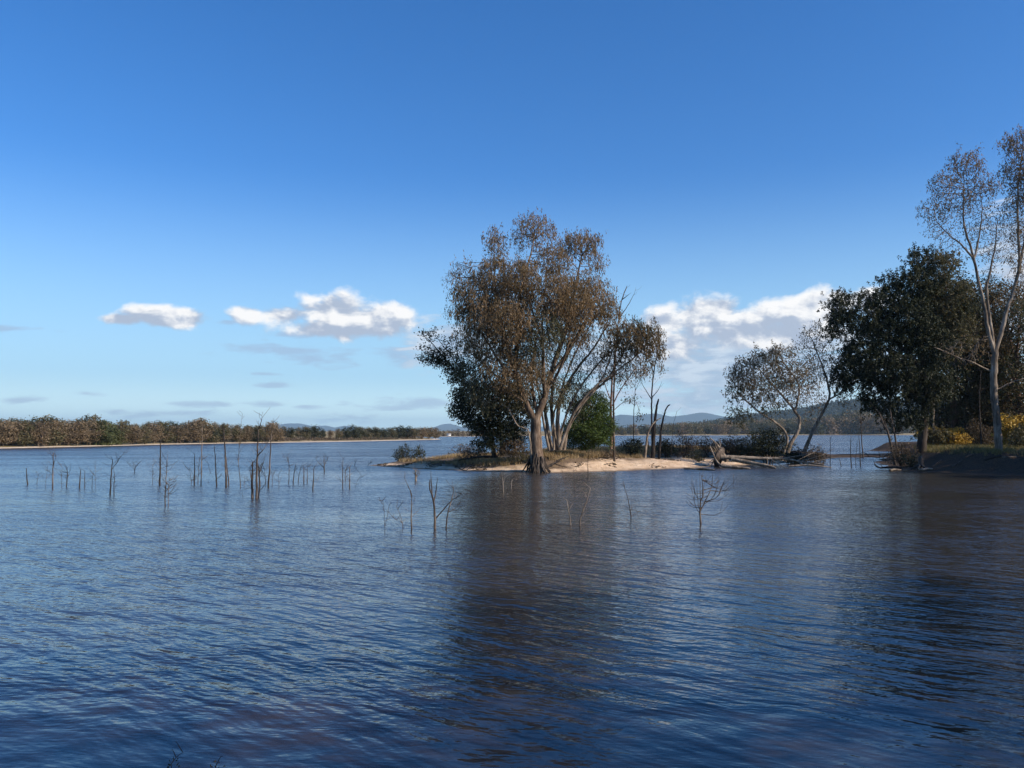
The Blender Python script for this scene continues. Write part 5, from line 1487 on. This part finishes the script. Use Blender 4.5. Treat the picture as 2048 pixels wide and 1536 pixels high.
front = ['rust-brown', 'rust-brown', 'olive-brown', 'grey-brown', 'olive-brown', 'rust-brown', 'grey-brown', 'rust-brown', 'rust-brown', 'mid green', 'mid green', 'olive-brown', 'rust-brown', 'olive-brown', 'rust-brown', 'olive-brown', 'grey-brown',
         'rust-brown', 'rust-brown', 'dark olive', 'olive-brown', 'olive-brown', 'rust-brown', 'dark olive', 'rust-brown', 'rust-brown']
pxs = [8, 30, 52, 78, 98, 118, 142, 160, 182, 205, 224, 246, 266, 290, 312, 334, 356, 380, 402, 426, 450, 472, 494, 516, 540, 556]
GF = 'front row of gums along the far left shore'
for i, (px, kind) in enumerate(zip(pxs, front)):
    D = wl_D(px) + RND.uniform(4, 8)
    x = P(px + RND.uniform(-3, 3), 800, D).x
    top = interp(prof, px) + RND.uniform(0, 10)
    z = lz(x, D)
    H = P(px, top, D).z - z
    place_far(kind, x, D, z - .1, H, RND.uniform(1.25, 1.5) * (1.25 if kind == 'mid green' else 1), f'{kind} gum, {ordn(i)} from the left in the front row across the lake', GF)
for px in (-560, -500, -445, -395, -350, -305, -265, -225, -190, -155, -120, -95, -70, -45, -18):
    D = wl_D(px) + 12; x = P(px, 800, D).x
    place_far('rust-brown', x, D, lz(x, D), P(px, 840, D).z, 1.1, 'gum of the far left shore beyond the picture edge', 'gums beyond the left edge')
GB = 'back row of gums behind the far left shore'
k = 0
for px in [2, 22, 46, 66, 88, 108, 130, 152, 172, 192, 214, 236, 254, 272, 296, 318, 340, 362, 386, 408, 430, 452, 474, 498, 520, 545]:
    D = wl_D(px) + RND.uniform(28, 50)
    x = P(px, 800, D).x
    top = interp(prof, px) + RND.uniform(-1, 2)
    kind = RND.choice(['dark olive', 'dark green', 'dark olive', 'olive-brown', 'rust-brown'])
    z = lz(x, D)
    place_far(kind, x, D, z - .1, P(px, top, D).z - z, RND.uniform(1.2, 1.5), f'{kind} gum, {ordn(k)} from the left in the back row across the lake', GB)
    k += 1
GR = 'gums behind the dry pasture of the far shore'
k = 0
for px, kind, wf in [(568, 'olive-brown', 1), (582, 'dark olive', 1.1), (598, 'olive-brown', 1), (612, 'dark olive', 1), (629, 'dark green', 1.35), (646, 'dark green', .9), (662, 'grey-brown', 1), (678, 'olive-brown', 1), (692, 'dark green', 1.2), (708, 'dark green', 1.3), (722, 'dark olive', 1.2),
                    (736, 'dark olive', 1.2), (752, 'dark olive', 1.2), (768, 'dark green', 1.2), (784, 'dark olive', 1.2), (800, 'dark green', 1.2), (816, 'dark green', 1.4), (830, 'olive-brown', 1.1), (844, 'rust-brown', 1.1), (858, 'rust-brown', 1.2), (872, 'rust-brown', 1.1)]:
    D = wl_D(px) + RND.uniform(34, 44) - (16 if px > 825 else 0)
    x = P(px, 800, D).x
    z = lz(x, D)
    place_far(kind, x, D, z - .1, P(px, interp(prof, px) + RND.uniform(-1, 1.5), D).z - z, wf * RND.uniform(1.2, 1.4), f'{kind} gum, {ordn(k)} from the left of those behind the dry pasture', GR)
    k += 1
# undergrowth under the far trees: low scrub that nobody could count
vs, fs, o_ = [], [], 0
for px in np.arange(-60, 885, 1.1):
    for q in range(3):
        D = wl_D(px) + RND.uniform(8, 34 if px < 560 else 24)
        if RND.random() < (.35 if px < 560 else .55): continue
        x = P(px, 800, D).x; z = lz(x, D)
        if z < .35: continue
        h = RND.uniform(.3, 1.0) if px > 40 or RND.random() < .5 else .2
        pos = np.array([[x, D, z + h * .45]])
        v, f = leaves(pos, 26, .40, .26, h * .35, .1, RNG)
        vs.append(v); fs.append(f + o_); o_ += len(v)
tag(link('scrub', mesh_np('scrub', np.concatenate(vs), np.concatenate(fs)), [M['leaf_scrub']]), 'low dark scrub under the trees of the far left shore', 'scrub', kind='stuff')

# ------------------------------------------------------------------ distant trees beyond the open water
DP = []
for v_, (mats, w_) in enumerate([(('leaf_farolive',), 1), (('leaf_farbrown',), 1), (('leaf_fardark',), 1), (('leaf_scrub',), 1)]):
    FINE = (.10, 2.2, 2.6)
    e, nn, lf = gum_at('distant_tree', 'x', 200.0, 900.0, 16, 13, 950 + v_, 'bark', mats, ground=0.0, low=.08, nb=14, dense=2.2, n=26, leaf=(1.5, 1.0), kill=1.2, step=1.0, trunk_r=.3)
    DP.append([e, False])


def place_distant(v_, px, D, top, wf, label, group, z=None):
    x = P(px, 800, D).x
    z = float(back_z(np.array([x]), np.array([D]))[0]) if z is None else z
    pr = DP[v_]
    if not pr[1]: o = pr[0]; pr[1] = True
    else: o = copy_tree(pr[0])
    o.location = (x, D, z - .3)
    H = max(3, P(px, top, D).z - z)
    s = H / 16.0
    o.scale = (s * wf, s * wf, s); o.rotation_euler = (0, 0, RND.uniform(0, 6.28))
    tag(o, label, 'tree', group)


NAMES = ['olive', 'brown', 'dark', 'grey-brown']


def back_D(px):
    return W(px, interp([(q_px, q_py) for q_px, q_py in [(700, 872.4), (905, 873.3), (1000, 872.6), (1250, 871.0), (1500, 870.4), (1700, 870.0), (1900, 870.4), (2400, 871)]], px)).y


k = 0
for px in np.arange(888, 1010, 9.5):
    v_ = RND.choice([1, 3, 3, 0])
    place_distant(v_, px, back_D(px) + RND.uniform(10, 30), 858 + RND.uniform(-2, 3), 1.2, f'{NAMES[v_]} tree, {ordn(k)} from the left between far shore and island', 'hazy trees between the far shore and the island')
    k += 1
tops = [(1010, 856), (1140, 853), (1240, 850), (1300, 847), (1350, 842), (1400, 841), (1440, 838), (1500, 836), (1560, 836), (1600, 834), (1640, 832), (1680, 824), (1720, 818), (1760, 824), (1800, 836), (1900, 838), (2100, 836)]
k = 0
for px in np.arange(1120, 1800, 9.0):
    v_ = RND.choice([0, 1, 3, 0, 2])
    place_distant(v_, px + RND.uniform(-2, 2), back_D(px) + RND.uniform(20, 60), interp(tops, px) + RND.uniform(2, 12), RND.uniform(1.0, 1.4), f'{NAMES[v_]} tree, {ordn(k)} from the left in the front row across the water', 'front row of trees across the open water on the right')
    k += 1
k = 0
for px in np.arange(1230, 1900, 13.0):
    v_ = RND.choice([0, 2, 2, 1])
    place_distant(v_, px + RND.uniform(-3, 3), back_D(px) + RND.uniform(120, 220), interp(tops, px) + RND.uniform(-1, 4), RND.uniform(1.1, 1.4), f'{NAMES[v_]} tree, {ordn(k)} from the left in the back row across the water', 'back row of trees across the open water on the right')
    k += 1

# forest that covers the hill
hv = hillv
ny_, nx_ = hv.shape[:2]
vs, fs, o_ = [], [], 0
rng = np.random.default_rng(77)
ii = rng.integers(0, ny_ // 2 + 2, 7000); jj = rng.integers(0, nx_ - 1, 7000)
tt = rng.random((7000, 2))
base = hv[ii, jj] * (1 - tt[:, :1]) + hv[ii, jj + 1] * tt[:, :1]
base = base * (1 - tt[:, 1:]) + hv[np.minimum(ii + 1, ny_ - 1), jj] * tt[:, 1:]
base = base[base[:, 2] > 2]
base[:, 2] += 3.0
v, f = leaves(base, 9, 6.5, 5.0, 3.6, .0, rng)
tag(link('forest', mesh_np('forest', v, f), [M['leaf_hill']]), 'dark forest covering the hill on the right', 'forest', kind='stuff')

# small white house on the distant shore
D = 760.0; x = P(898, 800, D).x; z = float(back_z(np.array([x]), np.array([D]))[0])
D = W(898, 873.2).y + 8; x = P(898, 800, D).x
z = .6
hs_e = empty('house', (x, D, z)); tag(hs_e, 'tiny white house on the distant shore between the far trees and the island', 'house')
m, g = new_mat('white_paint'); d = g.n('ShaderNodeBsdfPrincipled'); d.inputs['Base Color'].default_value = (.78, .76, .72, 1); out(m, g, d.outputs[0]); M['white'] = m
m, g = new_mat('grey_roof'); d = g.n('ShaderNodeBsdfPrincipled'); d.inputs['Base Color'].default_value = (.35, .33, .32, 1); out(m, g, d.outputs[0]); M['roof'] = m
w2, d2, h2_ = 1.5, 1.3, 1.2
V = [(-w2, -d2, 0), (w2, -d2, 0), (w2, d2, 0), (-w2, d2, 0), (-w2, -d2, h2_), (w2, -d2, h2_), (w2, d2, h2_), (-w2, d2, h2_)]
link('wall', mesh_np('wall', V, [(0, 1, 5, 4), (1, 2, 6, 5), (2, 3, 7, 6), (3, 0, 4, 7)]), [M['white']], hs_e)
V = [(-w2 - .3, -d2 - .3, h2_), (w2 + .3, -d2 - .3, h2_), (w2 + .3, d2 + .3, h2_), (-w2 - .3, d2 + .3, h2_), (-w2 - .3, 0, h2_ + 0.6), (w2 + .3, 0, h2_ + 0.6)]
link('roof', mesh_np('roof', V, [(0, 1, 5, 4), (2, 3, 4, 5), (0, 4, 3, 0), (1, 2, 5, 1)]), [M['roof']], hs_e)

# ------------------------------------------------------------------ grass on the spit and the bank
def tufts(n, cond, h, wdt, seed):
    rng = np.random.default_rng(seed)
    x = rng.uniform(-14, 62, n * 6); y = rng.uniform(64, 118, n * 6)
    z = ground_z(x, y)
    m = cond(x, y, z, rng) & (z > .18)
    x, y, z = x[m][:n], y[m][:n], z[m][:n]
    K = 7
    X = np.repeat(x, K) + rng.normal(0, .10, len(x) * K); Y = np.repeat(y, K) + rng.normal(0, .10, len(x) * K); Zb = np.repeat(z, K) - .03
    hh = h * rng.uniform(.5, 1.3, len(X)); a = rng.uniform(0, 6.28, len(X)); ln = rng.normal(0, .35, (len(X), 2)) * hh[:, None]
    b0 = np.stack([X - np.cos(a) * wdt, Y - np.sin(a) * wdt, Zb], 1); b1 = np.stack([X + np.cos(a) * wdt, Y + np.sin(a) * wdt, Zb], 1)
    tp = np.stack([X + ln[:, 0], Y + ln[:, 1], Zb + hh], 1)
    v = np.stack([b0, b1, tp], 1).reshape(-1, 3)
    return v, np.arange(len(v)).reshape(-1, 3)


def c_main(x, y, z, rng):
    px = 1024 + x / y * F_PX
    patch = hashnoise(x * .5, y * .5, 91)
    back = (z > .85 - .25 * patch) & (px > 1085)
    lit = (px < 1085) & (z > .35) & (patch > .05)
    return (px < 1750) & (back | lit)


def c_right(x, y, z, rng):
    px = 1024 + x / y * F_PX
    return (px > 1790) & (z > 1.3) & (hashnoise(x * .4, y * .4, 17) > -.4)


v, f = tufts(9000, c_main, .38, .02, 1)
tag(link('grass', mesh_np('grass', v, f), [M['dry_grass']]), 'dry yellow grass on the top of the sandy spit', 'grass', kind='stuff')
v, f = tufts(7000, c_right, .42, .022, 2)
tag(link('grass', mesh_np('grass', v, f), [M['green_grass']]), 'yellow green grass on the right bank', 'grass', kind='stuff')

# bark, leaves and twigs strewn on the sand
rng = np.random.default_rng(5)
x = rng.uniform(-13, 22, 26000); y = rng.uniform(66, 92, 26000); z = ground_z(x, y)
m_ = (z > .04) & (z < 1.3) & (hashnoise(x * .7, y * .5, 55) + .35 * hashnoise(x * 3, y * 3, 56) > .12 + .5 * np.clip((x - 4) / 8, 0, 1) * (z < .7))
x, y, z = x[m_][:7000], y[m_][:7000], z[m_][:7000]
a = rng.uniform(0, 3.14, len(x)); L_ = rng.uniform(.05, .32, len(x)); w_ = rng.uniform(.015, .05, len(x))
ca_, sa_ = np.cos(a), np.sin(a)
c_ = np.stack([x, y, z + .02], 1); u_ = np.stack([ca_ * L_ / 2, sa_ * L_ / 2, rng.normal(0, .03, len(x))], 1); n_ = np.stack([-sa_ * w_, ca_ * w_, w_ * .8], 1)
v = np.stack([c_ - u_ - n_, c_ + u_ - n_, c_ + u_ + n_, c_ - u_ + n_], 1).reshape(-1, 3)
tag(link('leaf_litter', mesh_np('leaf_litter', v, np.arange(len(v)).reshape(-1, 4)), [M['leaf_scrub']]), 'fallen bark, leaves and twigs strewn over the sandy spit', 'litter', kind='stuff')

# twig tips that poke into the picture at the bottom
def shoot(label, px, py, Y, seed, mat, hgt=.5):
    rng = np.random.default_rng(seed)
    tip = P(px, py, Y)
    zb = max(float(near_z(np.array([tip.x]), np.array([Y]))[0]), -.3)
    base_ = Vector((tip.x - .05, Y - .05, zb))
    e = empty('shoreline_shrub', base_); tag(e, label, 'shrub')
    sk = Skel(); sk.limb([base_ + Vector((0, 0, -.05)), (base_ + tip) / 2 + Vector((.03, 0, 0)), tip], .008, .003, .05, None, wob=.1, rng=rng)
    for k in range(6):
        a = rng.uniform(0, 6.28); j = int(len(sk.p) * rng.uniform(.4, .95)); p0 = Vector(sk.p[j])
        sk.limb([p0, p0 + Vector((math.cos(a) * .05, math.sin(a) * .05, .05)), p0 + Vector((math.cos(a) * .09, math.sin(a) * .09, .03 + .05 * rng.random()))], .004, .002, .03, j, rng=rng)
    V, F = sk.tubes(np.asarray(sk.r), lambda q: 5)
    link('stem', mesh_np('stem', V - np.array(base_), F), [M['dead_dark']], e, smooth=True)
    ps = np.array([q for q in sk.p if q[2] > zb + (tip.z - zb) * .45])
    ps = ps[ps[:, 2] < tip.z + .02]
    v, f = leaves(ps, 5, .032, .013, .014, .1, rng)
    link('leaf_cluster', mesh_np('leaf_cluster', v - np.array(base_), f), [M[mat]], e)


shoot('dark green leafy shoot poking up at the bottom edge, left one', 346, 1530, 6.6, 3, 'leaf_dark')
shoot('dark green leafy shoot at the bottom edge beside the left one', 354, 1536, 6.5, 4, 'leaf_dark')
shoot('rust-red leafy shoot poking up at the bottom edge, right one', 432, 1534, 6.6, 5, 'leaf_brown')

# ------------------------------------------------------------------ haze
hb_ = [(-20900, -20900, -3), (20900, -20900, -3), (20900, 20900, -3), (-20900, 20900, -3)]
vv = hb_ + [(a, b, 320) for a, b, c in hb_]
# the box encloses the camera and every surface; its faces cut nothing
me = mesh_np('haze', [(a * 1.02, b * 1.02, c) for a, b, c in vv], [(0, 3, 2, 1), (4, 5, 6, 7), (0, 1, 5, 4), (1, 2, 6, 5), (2, 3, 7, 6), (3, 0, 4, 7)])
tag(link('haze', me, [M['haze']]), 'thin blue air between the camera and the far hills', 'haze', kind='stuff')
